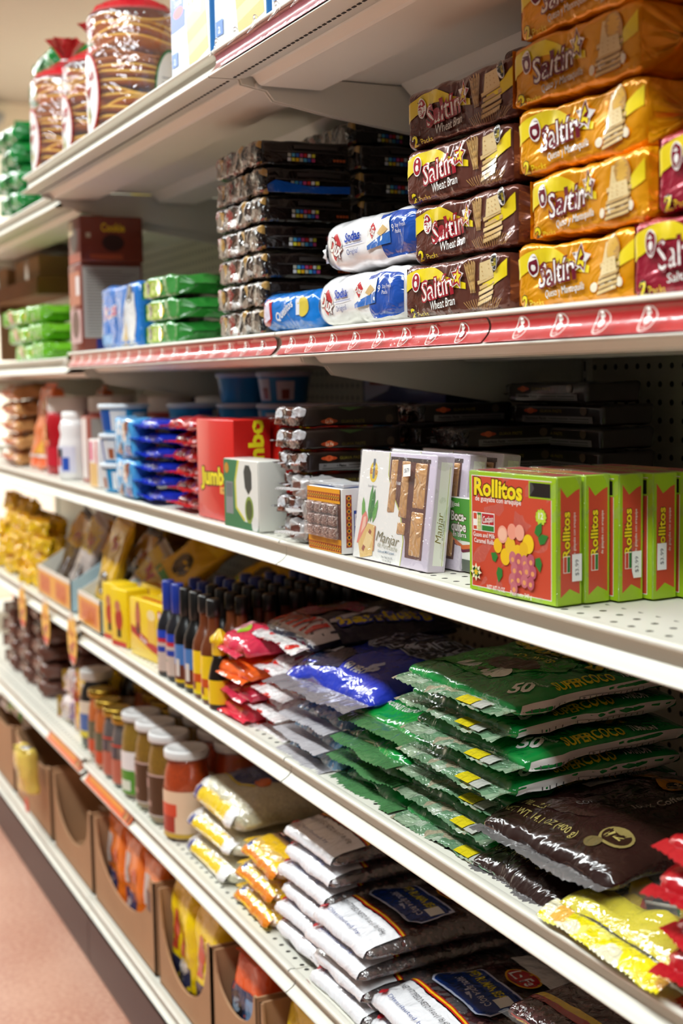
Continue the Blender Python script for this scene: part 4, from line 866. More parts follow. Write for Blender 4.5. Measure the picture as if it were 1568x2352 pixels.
# small cartons, cream bottle, red jars
def simple(name, w, d, h, base, arts, loc, rz, label, cat, kind='card'):
    t = thing(name, label, cat, loc, rz); o = pack('carton', Soft(w, d, h, .002, 0, 1, 0, None, .2), base, arts, 0); o.parent = t; return t
pk = [('f', Art().r(-.03, .0, .03, .05, M('e0b060', 'card')).r(-.028, .055, -.005, .095, M('e04880', 'card')).c(.012, .07, .012, M('f0d8d8', 'card')).r(.018, .05, .03, .098, M('d02c34', 'card')))]
simple('pink_white_carton', .075, .05, .10, M('f2e8e4', 'card'), pk, (-2.765, .722, Z4), 0, 'small pink and white carton with orange foot, left of the tubs', 'carton')
simple('pink_orange_carton', .06, .05, .095, M('f0c8a0', 'card'), pk, (-2.832, .76, Z4), 0, 'second small pink carton behind the section joint', 'carton')
simple('grey_back_carton', .055, .13, .145, M('a85848', 'card'), [('r', Art().r(.008, .03, .122, .14, M('9c9894', 'card'))), ('f', Art().r(-.02, .01, .02, .14, M('e8dcd8', 'card')))], (-2.905, .74, Z4), 0, 'tall carton with grey printed side beside the white bottle', 'carton')
simple('grey_back_carton', .055, .13, .145, M('983c34', 'card'), [('r', Art().r(.008, .03, .122, .14, M('8c8884', 'card')))], (-2.80, .86, Z4), 0, 'tall dark red carton behind the small pink cartons', 'carton')
t = thing('white_bottle', 'white plastic bottle with red and blue swirl label', 'bottle', (-3.045, .752, ZC[4] + .001)); bm = bmesh.new(); lathe(bm, [(.034, 0), (.037, .004), (.036, .07), (.034, .085), (.030, .10), (.033, .118), (.027, .135)], 28); obj('bottle_body', bm, M('f0eeee', 'plastic'), t)
bm = bmesh.new(); lathe(bm, [(.026, .134), (.027, .136), (.027, .150), (.024, .153)], 24); obj('cap', bm, M('f8f6f4', 'plastic'), t)
bm = bmesh.new(); lab(bm, .0375, .015, .075, -2.6, -.2, 14, 0); lab(bm, .0379, .03, .06, -1.9, -1.2, 8, 1); lab(bm, .0379, .02, .05, -1.1, -.6, 8, 2); lab(bm, .0383, .05, .07, -1.5, -1.1, 6, 3); obj('printed_label', bm, [M('dcdcee', 'plastic'), M('c83448', 'plastic'), M('2c54b8', 'plastic'), M('202428', 'plastic')], t)
def redjar():
    t = thing('red_drink_jar'); bm = bmesh.new(); lathe(bm, [(.052, 0), (.056, .004), (.055, .05), (.050, .075), (.055, .10), (.056, .13), (.050, .146), (.046, .150)], 32); obj('jar_body', bm, M('b01420', 'plastic'), t)
    bm = bmesh.new(); lathe(bm, [(.049, .149), (.050, .151), (.050, .182), (.047, .185)], 32); obj('lid', bm, M('e8e2dc', 'plastic'), t)
    bm = bmesh.new(); lab(bm, .0566, .02, .065, -2.4, -.8, 14, 0); lab(bm, .0570, .08, .12, -2.2, -1.5, 14, 1); obj('printed_label', bm, [M('c82434', 'plastic'), M('d8a030', 'plastic')], t)
    return proto(t)
rj = redjar()
for i, (x, y) in enumerate([(-3.25, .79), (-3.09, .85), (-2.93, .945), (-3.30, .92), (-3.12, .98), (-2.70, .98)]):
    use(rj, (x, y, (ZC if x < J[2] else ZA)[4] + .001), i, 'red drink mix jar with white lid, %s' % ['nearest the aisle', 'behind the white bottle', 'third in line toward the right', 'second row left', 'second row middle', 'rightmost at the back'][i], 'jar', 'red jars')
for i, x in enumerate((-3.2, -3.0)):
    t = thing('purple_tin', 'dark purple tin high at the back, %s of two' % ['left', 'right'][i], 'tin', (x, 1.10, ZC[4] + .001), 0, 'purple tins'); bm = bmesh.new(); lathe(bm, [(.05, 0), (.052, .003), (.052, .215), (.05, .218)], 24); obj('tin_body', bm, M('3a2a6c', 'plastic'), t)
# orange cone bags and brown bags at the far left
def chips(name, w, d, h, m, m2, seed):
    t = thing(name)
    def sh(p):
        f = p.z / h; k = 1.05 - .50 * f
        return Vector((p.x * k, d/2 + (p.y - d/2) * (1.1 - .75*f), p.z))
    a = Art(); a.r(-w*.42, h*.06, w*.40, h*.14, m2); a.p([(-w*.25, h*.2), (w*.3, h*.2), (w*.2, h*.42), (-w*.0, h*.35)], M('f0b040')); a.c(w*.02, h*.78, w*.10, M('f4b848'), h*.07); a.r(-w*.45, h*.155, w*.45, h*.185, M('f4e4dc'))
    o = pack('bag', Soft(w, d, h, .014, .009, 22, seed, sh, .012), m, [('f', a)], .015); o.parent = t
    b2 = seal(w*.55, .014, .003, 24, 3, seed=seed); bmesh.ops.rotate(b2, verts=b2.verts[:], matrix=Matrix.Rotation(-PI/2, 3, 'X')); obj('crimped_seal', b2, m, t, True, (0, d/2, h - .003))
    return proto(t)
oc = chips('orange_snack_bag', .17, .09, .215, M('ea7a3c'), M('f05a10'), 4)
use(oc, (-3.40, .745, ZC[4] + .001), .1, 'tall orange snack bag narrowing to its top', 'snack bag', 'orange snack bags', .97)
use(oc, (-3.47, .90, ZC[4] + .001), -.1, 'tall orange snack bag behind the front one', 'snack bag', 'orange snack bags', .93)
bb = bagpile('amber_snack_bag', .30, .13, .043, M('c8945c'), 12, Art().r(-.15, .012, -.02, .026, M('e85a24')).r(.02, .02, .12, .034, M('e07038')).c(-.06, .03, .01, M('40403c')), .014, M('e0602c'))
for i in range(5): use(bb, (-3.74 + .01*(i % 2), .74, ZC[4] + .001 + i*.044), .08*((i*3) % 3 - 1), 'amber and orange snack bag at the left picture edge, %s' % rank(i, 5), 'snack bag', 'amber snack bags')
# ================================================================ goods on the fourth highest shelf
Z3 = ZA[3] + .001
def bag(name, w, d, h, m, seed, art=None, amp=.006, sm=None, sag=.010, rightart=None, sl=.022, base=.22, backseal=True, a=3.2, seg=.011, st=.012, patched=False):
    """flat-lying filled bag; crimped end toward the aisle"""
    t = thing(name); s = Soft(w, d, h, h*.40, amp, 20, seed, pillowshape(w, d, h, a, sag, base), seg)
    arts = ([('t', art)] if art else []) + ([('r', rightart)] if rightart else [])
    pack('bag', s, m, arts, st); o = [x for x in C.objects][-1]; o.parent = t
    zf = s.map(0, 0, h/2).z
    if patched: patch(t, w, zf)
    obj('crimped_seal', seal(w*.95, sl, .0022, 44, 4, seed=seed, droop=.004), sm or m, t, True, (0, .004, zf))
    return proto(t)
def patch(t, w, zf):
    """yellow and black-on-white print on a crimped end"""
    for u, ww, m in ((.030, .030, M('d8c41c')), (.062, .020, M('b8b8b0'))):
        bm = bmesh.new(); g = [[bm.verts.new((u + ww*i/4, -.004 - .017*j/3, zf + .0022 - .003*(j/3)**2)) for i in range(5)] for j in range(4)]
        for j in range(3):
            for i in range(4): bm.faces.new((g[j][i], g[j+1][i], g[j+1][i+1], g[j][i+1]))
        obj('printed_patch', bm, m, t)
GRB = M('158a3c'); GDK = M('0c5a2a'); SG = blotch('seal_print', ['8ca488', '6c9070', 'a8b4a0', '94a88c', '7c8c70', 'a89c84', '6c8c6c'], 40)
def coco_art(w, d):
    a = Art(); a.p([(-w/2 + .01, .03), (w*.1, .03), (w*.30, .10), (w*.1, .17), (-w/2 + .02, .15)], M('2fa02c')); a.c(-.055, .05, .022, WH, .016); a.c(-.048, .047, .014, M('d4dce0'), .009); a.c(.012, .045, .026, WH, .014); a.c(.0, .075, .05, M('50281a'), .018); a.p([(-.02, .04), (-.03, .05), (-.01, .052)], M('5c3420'))
    a.t('50', .085, .030, .020, WH, .026, .03, .5); a.t('CONTIENE', .093, .048, .005, WH, .02, 0, .5); a.t('SUPERCOCO', .104, .098, .016, M('e0d020'), .078, .03, PI/2 - .05); a.t('TURRÓN', .104, .165, .013, WH, .036, .02, PI/2 - .05)
    a.t('SUPERCOCO', .0, .105, .012, M('d0c030'), .07, .03, PI); a.t('Supercoco', -.005, .145, .032, M('e0c818'), .17, .04, PI, M('7c8c10'), .03); a.t('Turrón', .005, .122, .013, WH, .05, .03, PI)
    o = [(.055, .168), (.075, .150), (.100, .150), (.118, .168), (.118, .19), (.10, .205), (.075, .205), (.055, .19)]
    return a
GUS = M('e6e4e0', 'wrap')
def coco_side(d, h):
    a = Art(); a.p([(.004, 0), (d - .02, 0), (d - .004, h*.8), (d - .02, h*.92), (.01, h*.85)], GUS)
    for k in range(6): a.r(.02 + k*.009, h*.12, .0215 + k*.009, h*.42, M('5a5a5a', 'wrap'))
    a.r(.085, h*.10, .17, h*.44, M('8a8a8a', 'wrap')); a.r(.0865, h*.13, .1685, h*.41, GUS)
    for k in range(10): a.r(.09 + k*.0078, h*.15, .0915 + k*.0078, h*.38, M('6a6a6a', 'wrap'))
    return a
cw, cd, ch = .235, .225, .0275
coco = [bag('coconut_candy_bag', cw, cd, ch, GRB, sd, coco_art(cw, cd), .007, SG, .010, coco_side(cd, ch), .026, .52, patched=True) for sd in (3, 8)]
for i, (x, y, z, rz) in enumerate([(-1.285, .735, .003, .04), (-1.300, .742, .031, -.03), (-1.292, .746, .059, .03), (-1.282, .738, .087, -.02), (-1.272, .742, .115, .03), (-1.300, .748, .143, .0), (-1.290, .742, .171, .04)]):
    use(coco[i % 2], (x, y, Z3 + z), rz, 'green coconut candy bag, %s of the front green pile' % rank(i, 7), 'candy bag', 'green coconut candy bags')
for i in range(6):
    use(coco[(i+1) % 2], (-1.04 + .006*i, .965, Z3 + i*.030), -.02 + .02*(i % 3), 'green coconut candy bag in deep shadow, %s of the rear pile' % rank(i, 6), 'candy bag', 'green coconut candy bags')
# bright green lollipop bags
a = Art(); a.t('Net Wt. 360 g (12.7 oz)', -.01, .055, .010, WH, .105, .0, -.0); a.t('COCONUT LOLLIPOP', -.02, .035, .008, WH, .085, .01); a.c(.075, .085, .030, M('6a4028'), .022); a.c(.078, .082, .022, WH, .016); a.c(.10, .07, .014, M('5c3824')); a.c(.10, .07, .010, WH); a.r(.03, .095, .06, .098, WH); a.c(.03, .097, .006, M('7c2c30'))
lol = [bag('coconut_lollipop_bag', .19, .20, .0275, M('0f8f38'), sd, a if k == 0 else None, .009, M('4c7c4c'), .012, None, .028, .25) for k, sd in enumerate((5, 9))]
for i, (x, y, z, rz) in enumerate([(-1.495, .735, .003, .0), (-1.505, .742, .031, .04), (-1.490, .735, .059, -.04), (-1.480, .750, .088, .06)]):
    use(lol[0 if i == 3 else 1], (x, y, Z3 + z), rz, 'green lollipop bag left of the coconut candy pile, %s' % rank(i, 4), 'candy bag', 'green lollipop bags')
# blue mint bag and the clear bags beneath
CBL = blotch('blue_white_candies', ['8cb4d4', 'c8dce8', '5a94c4', 'e8f0f4', '3c78ac', 'b0c8d8'], 55)
cbl = [bag('clear_blue_candy_bag', .165, .20, .0265, CBL, sd, None, .010, M('b8b4b8'), .012, None, .034, .25) for sd in (4, 14)]
for i, (x, y, z, rz) in enumerate([(-1.675, .728, .003, .02), (-1.680, .735, .030, -.03), (-1.672, .740, .057, .03)]):
    use(cbl[i % 2], (x, y, Z3 + z), rz, 'clear bag of pale blue candies, %s of three under the dark blue mint bag' % ['lowest', 'middle', 'topmost'][i], 'candy bag', 'clear blue candy bags')
a = Art(); a.p([(-.13, .0), (.0, .02), (-.01, .06), (-.13, .10)], M('14203a')); a.t('6', .05, .05, .03, M('dce4ff'), .02, .04, .3); a.t('60 PIECES', .03, .035, .014, WH, .05, .02, .1)
a.p(rotp([(-.085, .12), (-.06, .105), (.07, .105), (.095, .12), (.095, .195), (.07, .21), (-.06, .21), (-.085, .195)], 0, .15, 0), M('a8b0c0')); a.p([(-.081, .122), (-.058, .109), (.068, .109), (.091, .122), (.091, .193), (.068, .206), (-.058, .206), (-.081, .193)], M('0c1236'))
a.t('MENTA', .005, .134, .038, M('10163c'), .150, .03, PI, M('b8c0d0'), .06); a.t('HELADA', .005, .180, .034, M('10163c'), .150, .03, PI, M('b8c0d0'), .06); a.r(-.10, .045, -.05, .06, M('b8c0cc')); 
mint = bag('mint_candy_bag', .255, .25, .060, M('2238b8'), 12, a, .009, M('8a8488'), .012, None, .045, .2)
use(mint, (-1.655, .745, Z3 + .090), .08, 'large dark blue mint candy bag with silver seal on top of the clear blue bags', 'candy bag')
# striped candies and tamarind-pink bags
STR = blotch('striped_candies', ['f0ece8', 'd83028', 'f4f0f0', 'e8d8d8', 'c8b8bc', 'f0f0f0', '9c3c44', 'e8e4e4'], 48)
stb = [bag('striped_candy_bag', .13, .22, .029, STR, sd, None, .012, blotch('white_red_film', ['f4f0f0', 'ece4e4', 'f4f4f4', 'd84038', 'e8dcdc', 'f0ecec'], 60), .012, None, .03, .25) for sd in (6, 16)]
for i, (x, y, z, rz) in enumerate([(-1.825, .745, .002, .03), (-1.830, .742, .032, -.03), (-1.825, .750, .062, .03), (-1.830, .755, .092, -.02)]):
    use(stb[i % 2], (x, y, Z3 + z), rz, 'clear bag of red-striped white candies, %s, left of the blue bags' % rank(i, 4), 'candy bag', 'striped candy bags')
a = Art(); a.r(-.11, .0, .11, .05, M('d8d4d8')); a.r(-.11, .05, .12, .26, M('14142c')); 
for k in range(26): a.p(star(-.09 + .032*(k*7 % 6) + .004*(k % 3), .075 + .0068*k, .006 + .002*(k % 2), 5), M('a8b0c8'))
for k in range(7): a.p([(-.10 + .026*k, .01), (-.088 + .026*k, .01), (-.078 + .026*k, .045), (-.092 + .026*k, .045)], M('d02c28'))
a.p([(-.10, .05), (-.02, .05), (.05, .12), (-.02, .13)], M('8c2450')); a.p([(.05, .055), (.065, .05), (.0, .26), (-.01, .26)], M('c8c8cc'))
a.t('barrilete', .072, .135, .030, M('e8d020'), .14, .05, PI/2 - .1, M('2838a0'), .06)
br = bag('kite_candy_bag', .21, .25, .044, M('20203c'), 17, a, .008, STR, .010, None, .03, .25)
use(br, (-1.850, .765, Z3 + .130), -.04, 'dark starry candy bag with yellow lettering on top of the striped bags', 'candy bag'); 
for i, (x, c, z, h, rz) in enumerate([(-1.925, 'e0384c', 0, .038, .1), (-1.918, 'c8304c', .034, .03, -.1), (-1.925, 'f0641c', .064, .034, .05), (-1.935, 'd83050', .100, .040, -.1)]):
    q = bag(['pink_candy_bag', 'rose_candy_bag', 'orange_candy_bag', 'crimson_candy_bag'][i], .125, .16, h, M(c), 20 + i, Art().c(-.03, .04, .018, M('f0a0a8')).c(-.01, .03, .012, M('98b828')).r(-.05, .02, -.02, .028, M('f0e8e8')), .010, None, .010, None, .012, .45)
    use(q, (x - .012, .712, Z3 + z + .002), rz*.5, ['bright pink candy bag at the foot of the pile beside the sauce bottles', 'rose and green candy bag just under the orange one', 'bright orange candy bag between the pink ones', 'crimson candy bag on top of the orange one'][i], 'candy bag')
# coffee candy bags
BRB = M('2a1512'); a = Art(); a.p([(-.11, .035), (.0, .05), (.02, .06), (-.11, .06)], M('34201a'))
a.t('100 PIECES', -.075, .045, .010, M('9c8c50'), .06, .01, -.0); a.t('NET WT. 14.1 OZ (400 g)', -.035, .028, .009, M('b0a05c'), .12, .0, -.0); a.c(.065, .045, .020, M('8c7c48'), .016); a.c(.065, .045, .017, M('2c1810'), .013); a.t('12', .065, .047, .012, M('b8a860'), .016, .02); a.c(.05, .028, .012, M('6c5c38'), .007)
a.t('COFFEE HARD CANDY', -.01, .115, .009, M('6c6460'), .10, 0, PI/2 - .3); a.r(-.07, .11, -.055, .16, M('8a8a88')); a.t('100% Coffee', .03, .13, .010, M('a8a49c'), .06, .01, PI/2 - .2)
a.c(-.01, .19, .026, M('b87818'), .018); a.c(-.005, .19, .016, M('1c1008'), .013); a.t('Coffee', -.005, .193, .009, M('c8b088'), .024, .01, PI); a.t('DELIGHT', -.005, .184, .006, M('a88838'), .022, .01, PI)
a.c(-.055, .185, .022, M('9c6c1c'), .012); a.p(ring(.03, .235, .05, .03, .004, .004)[0], M('50484a'))
cf = [bag('coffee_candy_bag', .225, .25, .040, BRB, sd, a, .006, M('6c6868'), .014, None, .016, .2) for sd in (7, 19)]
use(cf[1], (-1.140, .718, Z3 + .002), .05, 'dark brown coffee candy bag lying on the shelf, under the other one', 'candy bag', 'coffee candy bags', (.72, 1, 1))
use(cf[0], (-1.095, .722, Z3 + .050), .06, 'dark brown coffee candy bag with gold lettering, upper of two', 'candy bag', 'coffee candy bags')
# yellow lollipop bag
t = thing('yellow_lollipop_bag', 'clear bag of lollipops with bright yellow crimped front at the shelf edge', 'candy bag', (-.958, .706, Z3 + .003), -.04)
YB = M('f4e418'); w, d, h = .20, .19, .044; bm = bmesh.new(); s = Soft(w, d, h, h*.4, .007, 24, 3, pillowshape(w, d, h, 3.0, .008, .3), .008); s.body(bm); obj('clear_bag', bm, clearmat('lolly_film', (1, 1, .96), .20, 45, .06), t)
bm = bmesh.new(); mats = [YB]; aa = Art(); aa.p([(-w/2 + .004, .0), (w/2 - .004, .0), (w/2 - .01, .040), (.02, .048), (-.03, .040), (-w/2 + .01, .050)], YB); press(bm, aa, s.face('t'), mats, .008, -.0010); obj('yellow_band', bm, mats, t)
bm = bmesh.new(); mats = [YB]; aa = Art(); aa.p([(-.06, .16), (-.02, .10), (.05, .085), (.10, .12), (.08, .17)], M('1c1c1c')); aa.p(ring(.02, .15, .07, .055, .007, .007, 24)[0], WH); 
for q in ring(.03, .16, .075, .060, .007, .007, 24)[12:]: aa.p(q, M('d8d8d0'))
press(bm, aa, s.face('t'), mats, .010); obj('printed_label', bm, mats, t)
obj('crimped_seal', seal(w*.96, .024, .002, 60, 4, seed=5, droop=.010), blotch('yellow_seal', ['f0e020', 'f4e41c', 'e8d818', 'f0b850', 'f4ec70', 'ece4c0'], 50), t, True, (0, .006, .016))
lp_ = thing('lollipop'); bm = bmesh.new(); lathe(bm, [(.004, -.013), (.011, -.009), (.0145, 0), (.011, .009), (.004, .013)], 18, mis=[0, 1, 1, 2, 2, 2]); obj('wrapped_candy', bm, [M('e85a28', 'wrap'), M('f0d020', 'wrap'), M('2c8c4c', 'wrap')], lp_); bm = bmesh.new(); lathe(bm, [(.002, 0), (.002, .05)], 8); obj('stick', bm, M('e8e4da', 'paper'), lp_); proto(lp_)
for i, (x, y, a1, a2) in enumerate([(-1.00, .765, 1.4, -.9), (-.945, .765, 1.45, -.5), (-.90, .765, 1.4, -.2), (-1.03, .80, 1.4, -1.2), (-.97, .81, 1.4, -.8), (-.915, .82, 1.4, -.3)]):
    use(lp_, (x, y, Z3 + .019), (a1 + .1, 0, a2), 'orange and yellow lollipop seen through the clear bag, number %s across' % ['one', 'two', 'three', 'four', 'five', 'six'][i] if 0 else ['lollipop at the front left inside the clear bag', 'lollipop at the front middle inside the clear bag', 'lollipop at the front right inside the clear bag', 'lollipop at the rear left inside the clear bag', 'lollipop at the rear middle inside the clear bag', 'lollipop at the rear right inside the clear bag'][i], 'lollipop', 'lollipops in the bag')
# red candy bags at the right edge
rc = [bag('red_lollipop_bag', .17, .16, .031, M('b8141f'), sd, Art().p([(-.08, .03), (.08, .03), (.07, .12), (-.07, .12)], M('c8b0c0')).c(-.03, .06, .014, M('c8c020')).c(.02, .07, .015, M('4c3c90')).c(.05, .05, .012, M('d85030')), .010, M('b81824'), .010, None, .016, .35) for sd in (3, 10)]
for i, (x, y, z, rz) in enumerate([(-.785, .690, 0, -.3), (-.790, .700, .030, .1), (-.796, .690, .060, -.25), (-.800, .700, .095, .12), (-.806, .700, .128, -.12)]):
    use(rc[i % 2], (x, y, Z3 + z), rz, 'glossy red candy bag at the right picture edge, %s' % rank(i, 5), 'candy bag', 'red lollipop bags')
# --- sauce bottles
def bottle(kind):
    t = thing(kind); blue = kind == 'blue_capped_bottle'; k2 = kind == 'amber_sauce_bottle'
    pr = [(.020, 0), (.0225, .003), (.0225, .085), (.021, .095), (.0135, .112), (.0095, .122), (.0088, .145), (.0095, .150)]
    bm = bmesh.new(); lathe(bm, pr, 26); obj('glass_bottle', bm, M({'blue_capped_bottle': '1c1c22', 'dark_sauce_bottle': '0e0c0c', 'amber_sauce_bottle': '6a3418'}[kind], 'plastic'), t)
    bm = bmesh.new(); cc = {'blue_capped_bottle': '1c3490', 'dark_sauce_bottle': '141414', 'amber_sauce_bottle': '161414'}[kind]
    z0 = .118 if blue else (.122 if not k2 else .142); lathe(bm, [(.0112, z0), (.0118, z0 + .002), (.0112, .168), (.0095, .171)], 20); obj('cap', bm, M(cc, 'plastic'), t)
    bm = bmesh.new(); mm = []; 
    def lb(c, z0, z1, a0=-2.9, a1=.3, ex=.0003):
        m = M(c, 'plastic'); 
        if m not in mm: mm.append(m)
        lab(bm, .0225 + ex, z0, z1, a0, a1, 14, mm.index(m))
    if blue: lb('c8b4a8', .010, .068); lb('c83040', .062, .069, ex=.0006); lb('2840a0', .045, .055, -2.4, -.6, .0006); lb('40805c', .034, .038, -1.7, -1.4, .0006); lb('2444b8', .070, .084, ex=.0004)
    elif k2: lb('f0c81c', .012, .080); lb('c8501c', .028, .042, ex=.0006); lb('7c2c18', .016, .028, -2.2, -1.2, .0006); lb('f4e8d8', .050, .056, -2.2, -1.6, .0007); lb('ecd820', .008, .013, ex=.0007)
    else: lb('4a78b8', .040, .075); lb('6a3424', .014, .040); lb('d8b818', .009, .014); lb('d8d0c8', .02, .05, -1.3, -.9, .0006)
    obj('printed_label', bm, mm, t)
    return proto(t)
bt = {k: bottle(k) for k in ('blue_capped_bottle', 'dark_sauce_bottle', 'amber_sauce_bottle')}
row = [(-2.278, .722, 'blue_capped_bottle'), (-2.232, .724, 'blue_capped_bottle'), (-2.180, .722, 'dark_sauce_bottle'), (-2.134, .724, 'dark_sauce_bottle'), (-2.088, .724, 'amber_sauce_bottle'), (-2.042, .722, 'amber_sauce_bottle')]
for i, (x, y, k) in enumerate(row):
    use(bt[k], (x, y, Z3), -.1, ['blue capped sauce bottle beside the yellow soup boxes', 'second blue capped bottle from the yellow boxes', 'dark bottle with tall black cap, left of two', 'dark bottle with tall black cap, right of two', 'amber sauce bottle with yellow label, left of two', 'amber sauce bottle with yellow label, next to the pink bags'][i], 'sauce bottle', 'sauce bottles in the front row')
rn = ['second', 'third', 'fourth', 'fifth', 'sixth', 'seventh']; wd = ['first', 'second', 'third', 'fourth', 'fifth', 'sixth', 'seventh']
for r_ in range(6):
    for c in range(6):
        k = ['blue_capped_bottle', 'blue_capped_bottle', 'dark_sauce_bottle', 'dark_sauce_bottle', 'amber_sauce_bottle', 'amber_sauce_bottle'][c]
        use(bt[k], (-2.278 + .047*c, .772 + .049*r_, Z3), .0, 'shadowed sauce bottle in the %s row from the aisle, %s from the left' % (rn[r_], wd[c]), 'sauce bottle', 'sauce bottles behind the front row')
def starcap():
    t = thing('star_capped_bottle'); bm = bmesh.new(); lathe(bm, [(.018, 0), (.020, .003), (.020, .05), (.016, .068), (.012, .08), (.012, .088)], 22); obj('bottle_body', bm, M('1c1410', 'plastic'), t)
    bm = bmesh.new(); lab(bm, .0204, .010, .048, -2.9, .3, 14, 0); lab(bm, .0208, .030, .040, -2.3, -1.6, 8, 1); lab(bm, .0208, .012, .036, -2.9, -2.4, 6, 2); obj('printed_label', bm, [M('f0c41c', 'plastic'), M('c84020', 'plastic'), M('f0ece8', 'plastic')], t)
    bm = bmesh.new(); K = 40; g = []
    for r, z in ((.013, .086), (.0135, .088), (.013, .104), (.016, .107), (.0155, .112), (.008, .119), (.004, .124), (.003, .126)):
        g.append([bm.verts.new((r*(1 + (.18 if z > .105 else 0)*math.cos(5*2*PI*k/K))*math.cos(2*PI*k/K), r*(1 + (.18 if z > .105 else 0)*math.cos(5*2*PI*k/K))*math.sin(2*PI*k/K), z)) for k in range(K)])
    for A, B in zip(g, g[1:]):
        for k in range(K): bm.faces.new((A[k], A[(k+1) % K], B[(k+1) % K], B[k]))
    bm.faces.new(g[-1]); obj('star_cap', bm, M('ecc414', 'plastic'), t); return proto(t)
sc_ = starcap()
for i, (x, y, z) in enumerate([(-1.998, .716, 0), (-1.990, .772, .0), (-1.992, .830, 0), (-1.99, .89, .0)]):
    use(sc_, (x, y, Z3 + z), 0, 'small bottle with yellow star cap, %s in its line' % wd[i], 'star capped bottle', 'star capped bottles', (1, 1, 1.02))
# --- yellow soup boxes
YS = M('f0cc10', 'card'); w, d, h = .165, .045, .112; f = Art()
f.p([(-w/2 + .004, .045), (w*.1, .020), (w/2 - .004, .012), (w/2 - .004, .026), (w*.1, .036), (-w/2 + .004, .06)], M('b82020', 'card')); f.c(-.045, .078, .012, M('c06848', 'card'), .026); f.c(-.045, .055, .012, M('8c3428', 'card'), .012); f.r(-.05, .044, -.04, .056, M('382818', 'card')); f.c(-.045, .10, .007, M('a85040', 'card'))
f.r(.0, .035, .035, .085, M('e8bc40', 'card')); f.c(.017, .088, .018, M('f0dca0', 'card'), .010); f.c(.055, .092, .009, M('b82828', 'card'), .011); f.c(.055, .092, .006, M('f0e0d8', 'card'), .007); f.r(.05, .014, .075, .028, M('c02020', 'card')); f.t('Sopa', -.02, .038, .009, WC, .03, .02, -.2)
tp = Art(); tp.r(-.06, .012, .07, .022, M('c83018', 'card'))
sb = proto(carton('yellow_soup_box', w, d, h, YS, [('f', f), ('t', tp)]))
use(sb, (-2.412, .722, Z3), .12, 'widest yellow soup box, right beside the blue capped bottles', 'soup box', 'yellow soup boxes')
f = Art(); f.c(.0, .055, .016, M('b83828', 'card'), .024); f.c(-.004, .08, .012, M('c87858', 'card')); f.r(-.008, .018, .008, .034, M('282018', 'card')); f.r(-.03, .0, .03, .010, M('c82020', 'card'))
sb2 = proto(carton('yellow_soup_packet', .068, .05, .115, YS, [('f', f)])); use(sb2, (-2.575, .712, Z3), .2, 'narrow yellow soup packet, left neighbour of the wide yellow box', 'soup box', 'yellow soup boxes'); use(sb2, (-2.655, .715, Z3), .15, 'narrow yellow soup packet beside the white display tray', 'soup box', 'yellow soup boxes')
for i, (x, y) in enumerate([(-2.41, .78), (-2.40, .835), (-2.57, .79), (-2.39, .89)]): use(sb, (x, y, Z3), .1, 'yellow soup box in shadow, %s behind the front box' % ['first row', 'second row', 'first row, left column,', 'third row'][i], 'soup box', 'yellow soup boxes')
# --- display trays with pouches
def tray(name, w, d, h, art):
    t = thing(name); bm = bmesh.new(); e = .003; WB = M('ece8dc', 'card')
    box(bm, -w/2, w/2, 0, e, 0, h); obj('front_panel', bm, WB, t, False); bm = bmesh.new(); mats = []; press(bm, art, lambda u, v, ee: Vector((u, -ee, v)), mats, 0); obj('printed_front', bm, mats, t, False)
    for s in (-1, 1):
        bm = bmesh.new(); x = s*(w/2 - e/2); vs = [(x, 0, 0), (x, d, 0), (x, d, h*1.7), (x, d*.6, h*1.5), (x, .01, h), (x, 0, h)]
        A = [bm.verts.new((p[0] - e/2, p[1], p[2])) for p in vs]; B = [bm.verts.new((p[0] + e/2, p[1], p[2])) for p in vs]; bm.faces.new(A); bm.faces.new(B[::-1])
        for k in range(6): bm.faces.new((A[k], B[k], B[(k+1) % 6], A[(k+1) % 6]))
        obj('side_panel', bm, M('a8c8d8', 'card') if s > 0 else WB, t, False)
    bm = bmesh.new(); box(bm, -w/2, w/2, 0, d, 0, .002); obj('tray_floor', bm, WB, t, False); return t
a = Art(); a.r(-.16, .004, .16, .062, M('e8a418', 'card')); a.r(-.14, .010, -.03, .056, M('d8781c', 'card')); a.r(.02, .010, .13, .056, M('d8781c', 'card')); a.t('SABOR', -.085, .033, .03, M('c85018', 'card'), .09, .04); a.t('SABOR', .075, .033, .03, M('c85018', 'card'), .09, .04)
t = tray('display_tray', .33, .12, .072, a); put(t, (-3.12, .708, ZC[3] + .001), .0); tag(t, 'white display tray with two orange panels holding dark pouches', 'display tray')
a = Art(); a.r(-.09, .004, .09, .062, M('e8a418', 'card')); a.r(-.07, .010, .07, .056, M('d8781c', 'card')); a.t('SABOR', 0, .033, .03, M('c85018', 'card'), .11, .04)
t = tray('display_tray', .185, .12, .072, a); put(t, (-2.795, .708, Z3 + .001), .0); tag(t, 'smaller white display tray with one orange panel, right of the larger', 'display tray')
